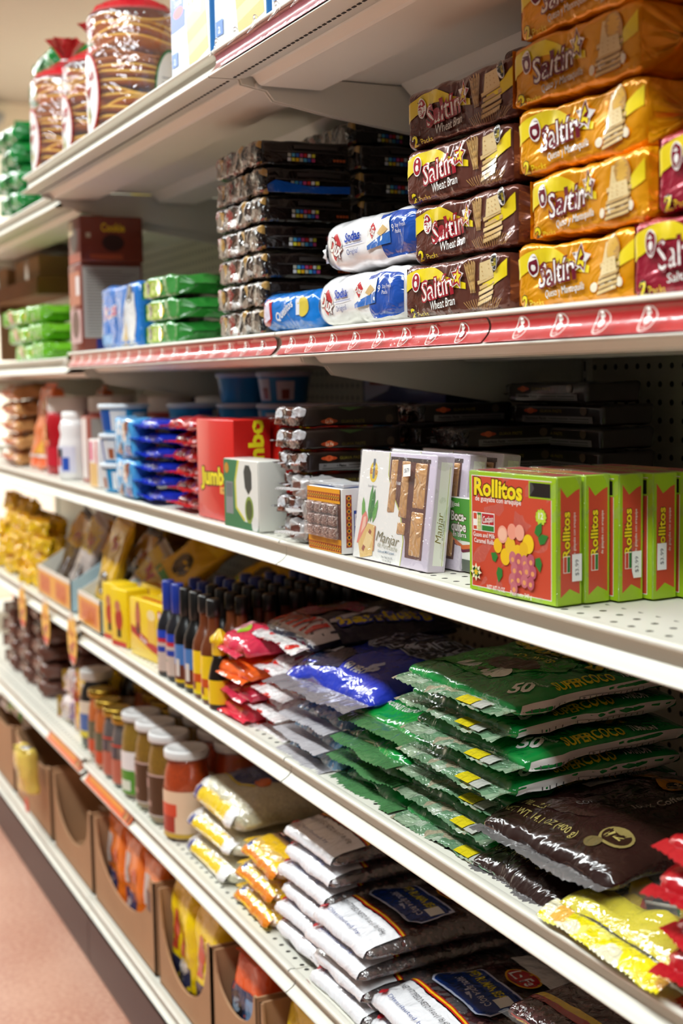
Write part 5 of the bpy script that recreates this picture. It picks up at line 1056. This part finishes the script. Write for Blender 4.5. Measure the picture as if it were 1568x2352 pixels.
def pouch(name, m, m2, seed, w=.11, h=.20):
    t = thing(name); a = Art(); a.p([(-w*.42, h*.55), (w*.42, h*.62), (w*.42, h*.95), (-w*.42, h*.95)], m2); a.c(0, h*.72, w*.22, M('b83c20'), h*.09); a.c(0, h*.3, w*.25, M('3c2418'), h*.12); a.r(-w*.4, h*.04, w*.4, h*.12, M('48902c'))
    def sh(p):
        k = (1 - min(1, abs(p.z - h/2)/(h/2))**3)**.5; return Vector((p.x, .012 + (p.y - .012)*(.2 + .8*k), p.z))
    o = pack('pouch_body', Soft(w, .026, h, .010, .007, 24, seed, sh, .012), m, [('f', a)], .015); o.parent = t
    b2 = seal(w*.95, .012, .002, 60, 4, seed=seed); bmesh.ops.rotate(b2, verts=b2.verts[:], matrix=Matrix.Rotation(-PI/2, 3, 'X')); obj('crimped_seal', b2, m, t, True, (0, .012, h - .004)); return proto(t)
pA = pouch('dark_food_pouch', M('4a3830'), M('d8a020'), 3); pB = pouch('yellow_food_pouch', M('d8a818'), M('e8c028'), 5, .12, .21); pS = pouch('silver_food_pouch', M('b8aaa4'), M('d8b43c'), 9)
LN = -.35
for p_, x, y, z, rx, ry, l in ((pA, -3.22, .735, 0, -.35, .25, 'dark pouch with yellow patch standing leftmost in the larger tray'), (pS, -3.08, .735, 0, -.30, .30, 'silver and yellow pouch standing in the middle of the larger tray'), (pA, -2.98, .75, 0, -.35, .12, 'dark pouch at the right end of the larger tray'),
    (pB, -2.86, .735, 0, -.3, .15, 'yellow pouch standing left in the smaller tray'), (pA, -2.80, .77, 0, -.4, .05, 'dark pouch behind, inside the smaller tray'), (pS, -2.735, .735, 0, -.55, .45, 'silver pouch leaning right from the smaller tray'),
    (pB, -2.60, .80, .10, -.9, .45, 'bright yellow pouch leaning above the narrow soup packets'), (pB, -2.42, .90, .09, -.95, .45, 'dim yellow pouch leaning behind the soup boxes'), (pB, -2.98, .88, .0, -.2, .1, 'yellow pouch in shadow behind the dark pouches')):
    zz = (ZC if x < J[2] else ZA)[3] + .020 + z; use(p_, (x, y, zz), (rx, ry, 0), l, 'food pouch', 'food pouches')
# big amber tins behind and yellow wrapped pieces
t0 = thing('amber_carton'); bm = bmesh.new(); Soft(.30, .20, .058, .003, .001, 30, 4, None, .05).body(bm); obj('carton', bm, M('a86c10', 'wrap'), t0); bm = bmesh.new(); box(bm, -.02, .02, -.002, -.0005, .02, .04); obj('white_label', bm, M('c8b890', 'card'), t0, False); proto(t0)
for i in range(4): use(t0, (-3.30, .90, ZC[3] + .001 + i*.0585), .0, 'amber carton in shadow behind the yellow wrapped bouillon, %s' % rank(i, 4), 'carton', 'amber cartons')
yw = thing('yellow_wrapped_packet'); bm = bmesh.new(); Soft(.055, .03, .045, .012, .008, 60, 4, None, .006).body(bm); obj('packet', bm, M('f4c810', 'crinkle'), yw); bm = bmesh.new(); b2 = seal(.05, .012, .002, 60, 4, seed=2); bmesh.ops.rotate(b2, verts=b2.verts[:], matrix=Matrix.Rotation(-1.2, 3, 'X')); obj('crimped_seal', b2, M('f0b418', 'crinkle'), yw, True, (0, .012, .042)); bm.free(); proto(yw)
rnd = random.Random(9); n_ = 0
for lvl, cnt in ((0, 11), (1, 10), (2, 9), (3, 8), (4, 6)):
    for k in range(cnt):
        for rw in range(2 if lvl < 4 else 1):
            x = -3.86 + .056*k + rnd.uniform(-.008, .008) + .02*(lvl % 2); y = .715 + .055*rw + .006*lvl + rnd.uniform(0, .01)
            if x > -3.335: continue
            use(yw, (x, y, ZC[3] + .001 + .040*lvl), (rnd.uniform(-.3, .3), rnd.uniform(-.3, .3), rnd.uniform(-.6, .6)), 'small shiny yellow wrapped packet in the heap left of the larger display tray', 'wrapped packet', 'yellow wrapped packets')
for i, (x, z) in enumerate([(-3.30, .0), (-3.315, .045), (-3.30, .088), (-3.32, .13)]):
    use(yw, (x, .716, ZC[3] + .001 + z), (.1, .2, .4*i), 'yellow packet of the heap touching the larger display tray, %s' % rank(i, 4), 'wrapped packet', 'yellow packets beside the tray')
# hanging shelf tags
def stag():
    t = thing('hanging_shelf_tag'); bm = bmesh.new(); mats = [M('f0b82c', 'card')]; a = Art(); H = .112; W_ = .040
    pts = [(x, z) for x, z in circ(0, -H/2, W_, H/2, 28)]
    fr = [bm.verts.new((x, -.0006, z)) for x, z in pts]; bk = [bm.verts.new((x, .0006, z)) for x, z in pts]; bm.faces.new(fr); bm.faces.new(bk[::-1])
    for k in range(28): bm.faces.new((fr[k], bk[k], bk[(k+1) % 28], fr[(k+1) % 28]))
    obj('tag_card', bm, mats, t, False)
    bm = bmesh.new(); mats = []; fn = lambda u, v, e: Vector((u, -.0006 - e, v))
    a.p([(x*.96, z) for x, z in circ(0, -H/2, W_, H/2*.98, 28) if z < -H*.74], M('d83020', 'card')); a.p([(-.03, -.075), (.02, -.055), (.03, -.06), (.0, -.088)], M('b8541c', 'card')); a.p([(-.024, -.07), (-.01, -.09), (.0, -.08)], M('483428', 'card')); a.t('SABOR', .0, -.108, .008, WC, .03, .02, -.3); a.t('Rico', .0, -.04, .016, M('d87818', 'card'), .045, .03)
    press(bm, a, fn, mats, 0); obj('printed_front', bm, mats, t, False); bm = bmesh.new(); box(bm, -.012, .012, -.002, .0, -.012, .006); obj('clip', bm, M('e8e4d8', 'plastic'), t, False); return proto(t)
tg = stag()
for i, (x, z) in enumerate([(-3.38, .786), (-3.12, .786), (-2.865, .788)]): use(tg, (x, .6865, z), (.0, 0, .0), 'oval yellow and red tag hanging from the shelf rail, %s' % ['leftmost', 'middle', 'rightmost of three'][i], 'shelf tag', 'hanging shelf tags')
# ================================================================ goods on the second lowest shelf
Z2 = ZA[2] + .001
def jar(name, R, H, fill, lidc, labels, neck=.86, lidh=.016, lidr=None, dark=None):
    t = thing(name); lr = lidr or R*.93
    bm = bmesh.new(); lathe(bm, [(R*.86, .004), (R*.95, .008), (R*.955, H*.60), (R*.88, H*.74), (R*neck*.92, H*.84), (R*neck*.92, H*.90)], 28)
    for v in bm.verts: v.co += Vector((1, 1, 0)) * noise.noise(v.co * 60) * .0012
    obj('contents', bm, M(fill, 'grain' if not dark else 'plastic'), t)
    bm = bmesh.new(); lathe(bm, [(R*.90, 0), (R*.99, .004), (R, H*.60), (R*.94, H*.74), (R*neck, H*.84), (R*neck, H*.93)], 32); obj('glass', bm, GLASS, t)
    bm = bmesh.new(); lathe(bm, [(lr*.98, H - lidh), (lr, H - lidh + .002), (lr, H - .004), (lr*.97, H - .001), (lr*.88, H), (lr*.84, H - .0015), (lr*.3, H - .001)], 36); obj('lid', bm, M(lidc, 'plastic' if lidc != 'b8963c' else 'metal'), t)
    bm = bmesh.new(); mm = []
    for c, z0, z1, a0, a1, ex in labels:
        m = M(c, 'card'); 
        if m not in mm: mm.append(m)
        lab(bm, R + .0004 + ex*.0003, H*z0, H*z1, a0, a1, 16, mm.index(m))
    if mm: obj('paper_label', bm, mm, t)
    return proto(t)
j_or = jar('sauce_jar', .044, .165, 'b8400c', 'dcdcdc', [('e8c8a8', .06, .56, -3.0, .4, 0), ('a83020', .10, .30, -2.9, -1.0, 1), ('d84828', .28, .42, -2.2, -.9, 1), ('1c1c20', .08, .26, -2.6, -2.0, 2), ('c8a030', .04, .09, -3.0, .4, 2)])
j_br = jar('brown_pickle_jar', .042, .172, '8c6414', 'dcdcdc', [('4a2c14', .10, .55, -3.0, .4, 0), ('c8a8a0', .545, .565, -3.0, .4, 1), ('b89088', .40, .50, -2.8, -1.6, 1), ('c8b8b0', .10, .115, -3.0, .4, 1), ('9c7c70', .20, .26, -2.6, -1.4, 1)])
j_gr = jar('green_label_jar', .042, .172, '94701c', 'd4d4d4', [('e8e4e4', .30, .56, -3.0, .4, 0), ('4c9028', .06, .34, -3.0, .4, 1), ('d8e0d0', .10, .22, -1.8, -1.0, 2)])
j_bk = jar('black_lidded_jar', .040, .178, '181414', 'd8d8d4', [('d8ccb8', .38, .62, -3.0, .4, 0), ('4068a8', .24, .46, -2.6, -.8, 1), ('d8cc40', .16, .24, -3.0, .4, 1)], .7, .022, None, 1)
j_tr = jar('slim_salsa_jar', .032, .150, 'd0682c', 'b8963c', [('e8b0a0', .04, .62, -3.1, -2.7, 0), ('5c5c44', .28, .55, -2.6, -.8, 0), ('c84820', .10, .28, -2.6, -.9, 1)], .80)
j_gy = jar('slim_grey_jar', .033, .148, '645c60', 'b8963c', [('d8a8a0', .04, .64, -3.1, -2.7, 0), ('b8604c', .06, .40, -2.6, -.8, 0), ('c8402c', .58, .61, -3.0, .2, 1), ('4c4450', .42, .56, -2.2, -1.2, 1)], .82)
def zs(x): return (ZC if x < J[2] else ZA)[2] + .001
for x, y, j, l in ((-2.295, .752, j_or, 'red orange sauce jar with white lid, nearest jar beside the rice bags'), (-2.392, .750, j_br, 'brown pickle jar with white lid, left neighbour of the red orange jar'), (-2.484, .752, j_br, 'brown pickle jar with white lid, right of the green labelled jar'), (-2.572, .750, j_gr, 'pickle jar with white and green label'),
    (-2.650, .742, j_gy, 'slim grey jar with gold lid, right of two'), (-2.720, .742, j_gy, 'slim grey jar with gold lid, left of two'), (-2.790, .742, j_tr, 'slim orange salsa jar with gold lid, right of two'), (-2.860, .746, j_tr, 'slim orange salsa jar with gold lid, left of two'), (-2.938, .756, j_bk, 'black jar with white lid and blue label, leftmost of the jars')):
    use(j, (x, y, zs(x)), .1, l, 'jar', 'jars in the front row')
k_ = 0
for r_ in range(3):
    for c, (x, j) in enumerate([(-2.295, j_or), (-2.388, j_or), (-2.480, j_br), (-2.570, j_br), (-2.65, j_gy), (-2.72, j_gy), (-2.79, j_tr), (-2.86, j_tr), (-2.94, j_bk)]):
        if r_ == 2 and c in (4, 5): continue
        use(j, (x + .004*r_, .752 + .096*(r_ + 1), zs(x)), .3*r_, 'shadowed jar in the %s row from the aisle, %s from the right' % (rn[r_], (wd + ['eighth', 'ninth'])[c]), 'jar', 'jars behind the front row')
# rice bags
RI = M('d8c8a8', 'grain')
def ricebag(name, w, d, h, body, band, seed, art):
    t = thing(name); s = Soft(w, d, h, h*.45, .005, 18, seed, pillowshape(w, d, h, 3, .004, .4), .010)
    pack('bag', s, body, [('t', art)], .012).parent = t; bm = bmesh.new(); s2 = Soft(w*1.01, d*1.01, h*1.02, h*.45, .005, 18, seed, pillowshape(w*1.01, d*1.01, h*1.02, 3, .004, .4), .012); s2.body(bm); obj('clear_film', bm, CLEAR, t, True, (0, -.001, -.0004))
    # printed front fold
    bm = bmesh.new(); K = 24; g = []
    for i, (yy, zf) in enumerate(((.050, .86), (.022, .80), (.004, .62), (-.006, .42), (-.005, .24), (.004, .12))):
        g.append([bm.verts.new(s.map(-w/2*.93 + w*.93*k/K, max(0, yy), h*zf) + Vector((0, -.0060 - (.004 if yy < 0 else 0), .0045*(1 if zf > .5 else -.3) + .0015*noise.noise(Vector((k*.9, i, seed)))))) for k in range(K + 1)])
    mats = band; 
    for i in range(5):
        for k in range(K):
            f = bm.faces.new((g[i][k], g[i+1][k], g[i+1][k+1], g[i][k+1])); f.material_index = 0 if i in (0, 4) else (1 if 1 < k < 20 else 0)
            if k in (2, 3) : f.material_index = 2
            if mats[0] is mats[1] and i == 2: f.material_index = 3
    obj('printed_fold', bm, mats, t); obj('crimped_seal', seal(w*.8, .008, .0012, 24, 2, seed=seed), mats[0], t, True, (0, .0, h*.28)); return proto(t)
WB_ = M('f2f0ee', 'film'); YB_ = M('f0cc18', 'film'); BB_ = M('26418c', 'film'); OB_ = M('e88420', 'film')
a = Art(); a.p([(-.10, .05), (.02, .045), (.05, .06), (.06, .18), (-.07, .18), (-.10, .12)], M('18286c')); a.p([(-.104, .046), (-.10, .05), (-.10, .12), (-.07, .184), (-.075, .188), (-.106, .124)], M('e8d020')); a.p([(-.10, .046), (.02, .040), (.054, .056), (.05, .06), (.02, .045), (-.10, .05)], M('e8d020')); a.c(.045, .075, .018, M('d86420'), .014)
a.t('GOYA', -.02, .12, .026, M('e8e8f0'), .11, .03, -.1); a.t('ARROZ', -.035, .085, .012, M('a8b4d8'), .07, .01, -.1); a.r(-.02, .15, .04, .158, M('e8d020')); a.p([(-.11, .0), (-.05, .0), (-.10, .04), (-.11, .04)], WH)
rb = ricebag('rice_bag', .225, .24, .055, RI, [WB_, YB_, BB_, OB_], 3, a)
for i, (x, y, z, rz) in enumerate([(-2.120, .725, 0, -.02), (-2.122, .732, .044, .02), (-2.115, .738, .088, -.03)]): use(rb, (x, y, Z2 + z), rz, 'white, yellow and blue rice bag beside the sauce jar, %s of three' % ['bottom', 'middle', 'top'][i], 'rice bag', 'rice bags', (1, 1, .80 if i < 2 else 1.15))
use(rb, (-2.13, .975, Z2 + .075), .02, 'rice bag in the second row, its blue panel in shadow', 'rice bag', 'rice bags', (1, .85, 1))
use(rb, (-2.13, .975, Z2 + .0), .02, 'lower rice bag in the second row', 'rice bag', 'rice bags', (1, .85, 1.2))
a2 = Art(); a2.p([(-.05, .05), (.08, .045), (.09, .15), (-.04, .16)], M('18286c')); a2.t('GOYA', .02, .10, .022, M('c8ccd8'), .09, .02, -.1); a2.p([(-.10, .0), (.10, .0), (.09, .035), (-.10, .045)], M('e8b818'))
ybg = ricebag('yellow_bean_bag', .165, .22, .045, M('b8803c', 'grain'), [YB_, YB_, BB_, OB_], 7, a2)
for i, (x, y, z, rz) in enumerate([(-1.895, .722, 0, .0), (-1.897, .728, .037, .02), (-1.892, .734, .074, -.02)]): use(ybg, (x, y, Z2 + z), rz, 'yellow bag with blue seal text between rice and dark bean bags, %s of three' % ['bottom', 'middle', 'top'][i], 'bean bag', 'yellow bean bags', (1, 1, .8))
# dark bean bags with a white printed end
BEAN = blotch('dark_beans', ['2c1418', '3a1c20', '24100f', '4a282a', '2a1618', '5c3a38', '301a1c', '40201f'], 190, 'crinkle')
def beanbag(seed, detailed):
    t = thing('dark_bean_bag'); w, d, h = .172, .24, .0265; s = Soft(w, d, h, h*.46, .0022, 70, seed, pillowshape(w, d, h, 3.4, .004, .35), .007)
    bm = bmesh.new(); s.body(bm); obj('bean_filling', bm, BEAN, t)
    s2 = Soft(w*1.015, d*1.01, h*1.04, h*.46, .0025, 30, seed + 3, pillowshape(w*1.015, d*1.01, h*1.04, 3.4, .004, .35), .010); bm = bmesh.new(); s2.body(bm); obj('clear_film', bm, CLEAR, t, True, (0, -.001, -.0006))
    ws = M('eeeef2', 'film'); bm = bmesh.new(); K = 26; g = []
    prof = [(.056, .98), (.040, .93), (.020, .84), (.004, .66), (-.004, .46), (-.004, .26), (.003, .12)]
    for i, (yy, zf) in enumerate(prof):
        g.append([bm.verts.new(s2.map(-w/2*.96 + w*.93*k/K, max(0, yy), h*1.04*zf) + Vector((0, -.0045, .0036*(1 if zf > .5 else -.3) + .0015*noise.noise(Vector((k*.8, i*1.3, seed)))))) for k in range(K + 1)])
    for i in range(len(prof) - 1):
        for k in range(K): bm.faces.new((g[i][k], g[i+1][k], g[i+1][k+1], g[i][k+1]))
    obj('white_printed_end', bm, ws, t)
    bm = bmesh.new(); mats = []; fn = lambda u, v, e: s2.map(u, v, h*1.04 + e) + Vector((0, -.003, .0040)); a = Art(); a.r(-w*.48, .0555, w*.46, .0578, M('c8201c')); a.r(-w*.48, .0578, w*.46, .0610, M('f0b820')); a.r(-w*.48, .0610, w*.46, .0630, M('a81818'))
    a.t('NET WT/PESO NETO 16 oz (1 lb) 454g', 0.0, .038, .008, M('34343c'), .13, .0, 0)
    a.p([(-.076, .013), (-.069, .021), (-.062, .013), (-.069, .005)], M('b8242c')); a.t('Distributed by', -.005, .013, .0055, M('4a5c98'), .095, .0, 0)
    if detailed:
        a.p([(-.07, .085), (-.055, .075), (.05, .080), (.065, .092), (.06, .125), (.055, .15), (-.05, .145), (-.055, .12)], M('c0c8e0')); a.p([(-.0675, .087), (-.054, .078), (.05, .083), (.062, .094), (.058, .125), (.053, .147), (-.048, .142), (-.053, .12)], M('14357c'))
        a.t('RED ROMAN BEANS', .0, .128, .013, M('d8c838'), .10, .02, -.03, M('0c1c40'), .03); a.t('FRIJOL BOLA ROJO', .0, .105, .009, M('dcdce8'), .085, .01, -.03); a.p([(-.07, .20), (.07, .19), (.08, .238), (-.075, .238)], M('e0dedc'))
        a.c(.0, .178, .032, M('e0a020'), .020, 24); a.c(.0, .178, .029, M('b01c20'), .0175, 24); a.t('La Fe', .0, .178, .018, WH, .044, .02, 0)
        a.p([(.035, .112), (.055, .112), (.055, .134), (.035, .134)], M('e4e4de', 'paper'))
    press(bm, a, fn, mats, .010, .0004); 
    b = Art(); b.p([(-.078, h*.42), (-.070, h*.62), (-.060, h*.42), (-.070, h*.26)], M('b8242c')); b.r(-.05, h*.30, .05, h*.36, M('6474a4')); b.r(-.045, h*.20, .04, h*.24, M('8c94b4'))
    press(bm, b, lambda u, v, e: s2.map(u, -e, v) + Vector((0, -.0095, -.0005)), mats, .010, .0006)
    obj('printed_stripes', bm, mats, t)
    return proto(t)
bn = [beanbag(2, 0), beanbag(6, 0), beanbag(11, 1)]
B = 'dark bean bag with white printed end, '
for i, (x, y, rz) in enumerate([(-1.718, .722, .0), (-1.720, .726, .02), (-1.716, .730, -.02), (-1.722, .732, .02), (-1.716, .738, .0), (-1.720, .744, .02), ]):
    use(bn[i % 2], (x, y, Z2 + .013 + i*.0285), rz, B + rank(i, 6) + ' of the left bean pile', 'bean bag', 'dark bean bags')
for i, (x, y, rz) in enumerate([(-1.565, .712, .0), (-1.570, .716, -.02), (-1.575, .712, .02), (-1.570, .720, .0)]):
    use(bn[2 if i == 3 else (i+1) % 2], (x, y, Z2 + i*.0285), rz, B + rank(i, 4) + ' of the middle bean pile', 'bean bag', 'dark bean bags')
for i, (x, y, rz) in enumerate([(-1.400, .722, .02), (-1.405, .725, -.03)]):
    use(bn[2 if i == 1 else 0], (x, y, Z2 + i*.030), rz, B + ['under the bag with the blue panel', 'with blue panel and red oval fully in view'][i], 'bean bag', 'dark bean bags')
for c, (x, y, n) in enumerate([(-1.78, .99, 5), (-1.58, .985, 5), (-1.38, .98, 4)]):
    for i in range(n): use(bn[i % 2], (x, y, Z2 + i*.030), 0, 'bean bag in deep shadow, %s of the %s rear pile' % (rank(i, n), ['left', 'middle', 'right'][c]), 'bean bag', 'dark bean bags', (1, .82, 1))
def rbag_(seed):
    t = thing('red_bean_bag'); w, d, h = .17, .22, .028; s = Soft(w, d, h, h*.46, .003, 36, seed, pillowshape(w, d, h, 3.4, .004, .35), .010); a = Art()
    a.r(-w*.46, .036, w*.46, .045, M('c8a81c')); a.r(-w*.46, .028, w*.46, .036, M('901c1c')); a.r(-w*.46, .09, w*.40, .108, M('8c7818')); a.t('DARK RED BEANS', .0, .099, .012, M('7c1c14'), .115, .02, 0)
    pack('bag', s, BEAN, [('t', a), ('f', Art().r(-.06, h*.3, .055, h*.62, M('d8c020')).t('FRIJOL BOLA ROJA', 0, h*.46, .008, M('a82018'), .10, .02).r(-.07, h*.68, .07, h*.76, M('b8301c')))], .012).parent = t
    obj('crimped_seal', seal(w*.9, .012, .0015, 30, 3, seed=seed), CLEAR, t, True, (0, .0, h*.4)); return proto(t)
rbb = rbag_(4)
for i in range(6): use(rbb, (-1.10 + .008*(i % 2), .735, Z2 + i*.030), .03*(i % 3), 'red bean bag with yellow name band at the lower right edge, %s' % rank(i, 6), 'bean bag', 'red bean bags')
# left part: brown bread packs, mixed snack bags
brd = brick('brown_bun_pack', .15, .15, .043, M('6c4438'), Art().c(-.03, .025, .012, M('9c7c70')).c(.02, .022, .016, M('8a6658')), 5, .009, .020)
for c, (x, y, n) in enumerate([(-3.72, .745, 5), (-3.53, .745, 5), (-3.34, .80, 4), (-3.66, .92, 5), (-3.90, .745, 4)]):
    for i in range(n): use(brd, (x + .008*((i*3) % 2), y, ZC[2] + .001 + i*.0475), .04*((i*5) % 3 - 1), 'shiny brown bun pack, %s of the %s pile' % (rank(i, n), ['second from the left edge', 'right hand front', 'rightmost short', 'rear', 'leftmost'][c]), 'bun pack', 'brown bun packs')
mb = [brick('mixed_snack_bag', .15, .13, .06, blotch('mixed_print', ['c8b8b4', 'a84038', 'd8c8c4', 'b8a098', '5c3470', 'd8b038', 'e0d8d4', '8c6c64'], 28), None, 8, .014, .026), brick('yellow_print_bag', .095, .10, .075, M('f0cc1c'), Art().p([(-.06, .0), (-.02, .02), (-.03, .06), (-.06, .07)], M('e06820')).c(.02, .04, .02, M('e8e4d8')).r(-.03, .01, .03, .016, M('b04020')), 3, .008, .02)]
for m_, x, y, z, rz, l in ((0, -3.155, .735, 0, .1, 'mixed colour snack bag at the shelf front left of the jars, lower'), (0, -3.160, .740, .064, -.05, 'mixed colour snack bag left of the jars, upper'), (0, -3.19, .89, .0, .0, 'mixed colour snack bag behind the front pair'), (1, -3.03, .735, 0, .0, 'yellow and orange printed bag beside the black jar, lower'), (1, -3.03, .740, .080, -.0, 'yellow and orange printed bag beside the black jar, upper'), (1, -3.04, .86, .082, .0, 'yellow printed bag in the second row'), (1, -3.04, .86, .0, .0, 'lower yellow printed bag in the second row')):
    use(mb[m_], (x, y, ZC[2] + .001 + z), rz, l, 'snack bag', 'mixed snack bags')
# ================================================================ goods on the lowest shelf
Z1 = ZA[1] + .001; KR = M('b58a64', 'kraft'); KI = M('7c5a40', 'kraft')
def shipbox(name, w, d, h, dip, loc, label, rz=0):
    """corrugated shelf-ready case; the front is cut down in a curve"""
    t = thing(name, label, 'cardboard case', loc, rz, 'cardboard cases'); e = .004; n = 36
    def wall(pts, nm, ax):
        bm = bmesh.new(); A = []; B = []
        for u, z in pts:
            A.append(bm.verts.new((u, 0, z) if ax == 'x' else (0, u, z))); B.append(bm.verts.new((u, e, z) if ax == 'x' else (e, u, z)))
        bm.faces.new(A); bm.faces.new(B[::-1])
        for k in range(len(pts)): bm.faces.new((A[k], B[k], B[(k+1) % len(pts)], A[(k+1) % len(pts)]))
        bmesh.ops.recalc_face_normals(bm, faces=bm.faces[:]); return obj(nm, bm, KR, t, False)
    top = [(-w/2 + w*k/n, h - dip * (max(0, math.sin(PI * min(1, max(0, (k/n - .05)/.88)))) ** .32)) for k in range(n + 1)]
    wall([(-w/2, 0)] + top + [(w/2, 0)], 'front_wall', 'x')
    o = wall([(-w/2, 0), (-w/2, h), (w/2, h), (w/2, 0)], 'back_wall', 'x'); o.location = (0, d - e, 0)
    for s in (-1, 1):
        o = wall([(0, 0), (0, h), (d, h), (d, 0)], 'side_wall', 'y'); o.location = (s*w/2 - (e if s > 0 else 0), 0, 0)
    bm = bmesh.new(); box(bm, -w/2, w/2, 0, d, 0, .003); obj('case_floor', bm, KR, t, False); return t
hb = .185
cases = [(-2.235, .275, .13, 'cardboard case full of yellow bags, second from the lower right'), (-2.62, .44, .12, 'long cardboard case with orange bags and curved front'), (-3.02, .30, .11, 'cardboard case with curved front, mostly empty and dark'), (-3.42, .42, .02, 'cardboard case under the yellow flowers-patterned bag at the left'), (-3.90, .42, .02, 'cardboard case under the white and green bag at the left edge'), (-1.90, .34, .02, 'cardboard case at the bottom of the picture with black and yellow bags')]
cases[3] = (-3.42, .42, .02, 'cardboard case with a small yellow bag hanging at its corner')
cases = [(-2.62, .44, .115, 'long cardboard case with orange bags and a curved cut front'), (-3.045, .36, .12, 'dark, nearly empty cardboard case left of the orange bags'), (-3.47, .42, .02, 'cardboard case behind the small yellow bag'), (-3.92, .42, .02, 'cardboard case under the white and green bag at the left edge'), (-2.225, .295, .14, 'cardboard case of yellow bags with a deep curved front'), (-1.965, .20, .07, 'narrow cardboard case holding the black and orange bag'), (-1.69, .32, .16, 'cardboard case at the bottom edge with the large yellow bag')]
for x, w_, dp, l in cases: shipbox('cardboard_case', w_, .40, hb, dp, (x, .712, Z1), l)
bm = bmesh.new(); box(bm, -.012, .012, -.0005, .0, .07, .11); o = obj('printed_mark', bm, M('4c2c24', 'card'), [q for q in C.objects if q.name == 'cardboard_case'][0], False, (.19, -.0003, .05))
def cbag(name, w, d, h, m, art, seed):
    t = thing(name)
    def sh(p):
        f = p.z / h; k = 1 if f < .7 else 1 - .22*((f - .7)/.3)**2; return Vector((p.x, d/2 + (p.y - d/2)*(1 - .35*max(0, f - .6)), p.z))
    pack('bag', Soft(w - .004, d, h, .022, .008, 16, seed, sh, .012), m, [('f', art), ('t', Art().c(w*.12, d*.5, .022, M('20304c')).c(w*.12 + .008, d*.5, .012, M('c8d0d8')))], .015).parent = t
    obj('crimped_seal', seal(w*.7, .014, .003, 24, 3, seed=seed), m, t, True, (0, .02, h - .004)); return proto(t)
ob_ = cbag('orange_snack_sack', .130, .19, .200, M('f07c24'), Art().r(-.05, .02, .045, .075, M('38406c')).c(-.01, .06, .018, M('c8b0a8')).r(-.045, .085, -.015, .15, M('b8a8a0')).c(.03, .12, .014, M('c84820')), 4)
for i, (x, y) in enumerate([(-2.757, .728), (-2.620, .728), (-2.483, .728)]): use(ob_, (x, y, Z1 + .012), .02*i - .02, 'orange snack sack in the long case, %s from the aisle side left' % wd[i], 'snack sack', 'orange snack sacks')
for i, (x, y) in enumerate([(-2.76, .922), (-2.62, .922), (-2.485, .922)]): use(ob_, (x, y, Z1 + .012), .0, 'orange snack sack in shadow, second row, %s from left' % wd[i], 'snack sack', 'orange snack sacks', (1, .92, 1))
wb2 = cbag('white_orange_sack', .10, .12, .16, M('c8b8a0'), Art().r(-.045, .03, .04, .08, M('f09c2c')).c(.0, .11, .022, M('2c4c9c')).c(.0, .11, .012, M('e8e8f0')), 7); use(wb2, (-2.93, .75, Z1 + .010), .0, 'white and orange sack with blue emblem, left of the orange sacks', 'snack sack')
yb_ = cbag('yellow_snack_sack', .134, .20, .225, M('f6d40c'), Art().r(-.055, .01, .055, .06, M('283050')).c(.02, .05, .02, M('c8c0b8')).p([(-.045, .07), (-.02, .07), (-.005, .15), (-.03, .15)], M('c84830')).p([(.01, .075), (.03, .075), (.045, .13), (.025, .13)], M('d85838')), 9)
for i, (x, y) in enumerate([(-2.297, .728), (-2.157, .728)]): use(yb_, (x, y, Z1 + .012), .02*i - .01, 'yellow snack sack in the deep cut case, %s' % ['left', 'right'][i], 'snack sack', 'yellow snack sacks')
use(yb_, (-2.23, .935, Z1 + .012), .0, 'yellow snack sack in shadow in the second row', 'snack sack', 'yellow snack sacks', (1, .82, 1))
bo = cbag('black_orange_sack', .115, .19, .20, M('e8581c'), Art().r(-.055, .01, .055, .14, M('2c3c5c')).c(-.02, .11, .022, M('181820')).c(-.02, .11, .012, M('8c9cac')).r(.01, .07, .05, .13, M('7c9cc0')).r(-.055, .02, -.02, .07, M('e8c020')).r(-.01, .03, .05, .05, M('e06018')), 12); use(bo, (-1.965, .726, Z1 + .012), .03, 'orange topped sack with black and blue front in the narrow case', 'snack sack')
yl = cbag('large_yellow_sack', .26, .22, .215, M('f4da10'), Art().r(-.12, .01, .10, .07, M('283878')).c(-.03, .10, .03, M('d86838'), .018).c(-.02, .10, .018, M('283878'), .014), 14); use(yl, (-1.69, .728, Z1 + .012), -.03, 'large bright yellow sack at the bottom edge of the picture', 'snack sack')
wg = brick('white_green_bag', .30, .22, .06, M('e6e6e0'), Art().r(-.02, .012, .14, .05, M('58c030')).r(.03, .015, .10, .04, M('5c6468')), 4, .014, .024)
for i in range(1): use(wg, (-3.80 + .03*i, .725, Z1 + hb + .003 + i*.062), .1*i, 'white and bright green bag on the left cardboard case', 'snack bag')
gg = brick('green_bag', .25, .2, .05, M('2c7c28'), Art().r(-.1, .01, .1, .03, M('8cb848')), 6, .012, .02); use(gg, (-3.42, .77, Z1 + hb + .003), .1, 'dark green bag on the case behind the small yellow bag', 'snack bag')
yh = cbag('small_yellow_bag', .10, .05, .13, M('e8cc60'), Art().c(0, .07, .02, M('f0e0a0')), 17); use(yh, (-3.335, .650, Z1 + .10), (.05, 0, .1), 'small yellow bag hanging over the cardboard case corner', 'snack bag')
bm = bmesh.new(); box(bm, -.012, .012, -.001, .0, -.035, .0); obj('red_tag', bm, M('e03c28', 'card'), yh, False, (.02, .012, .0))
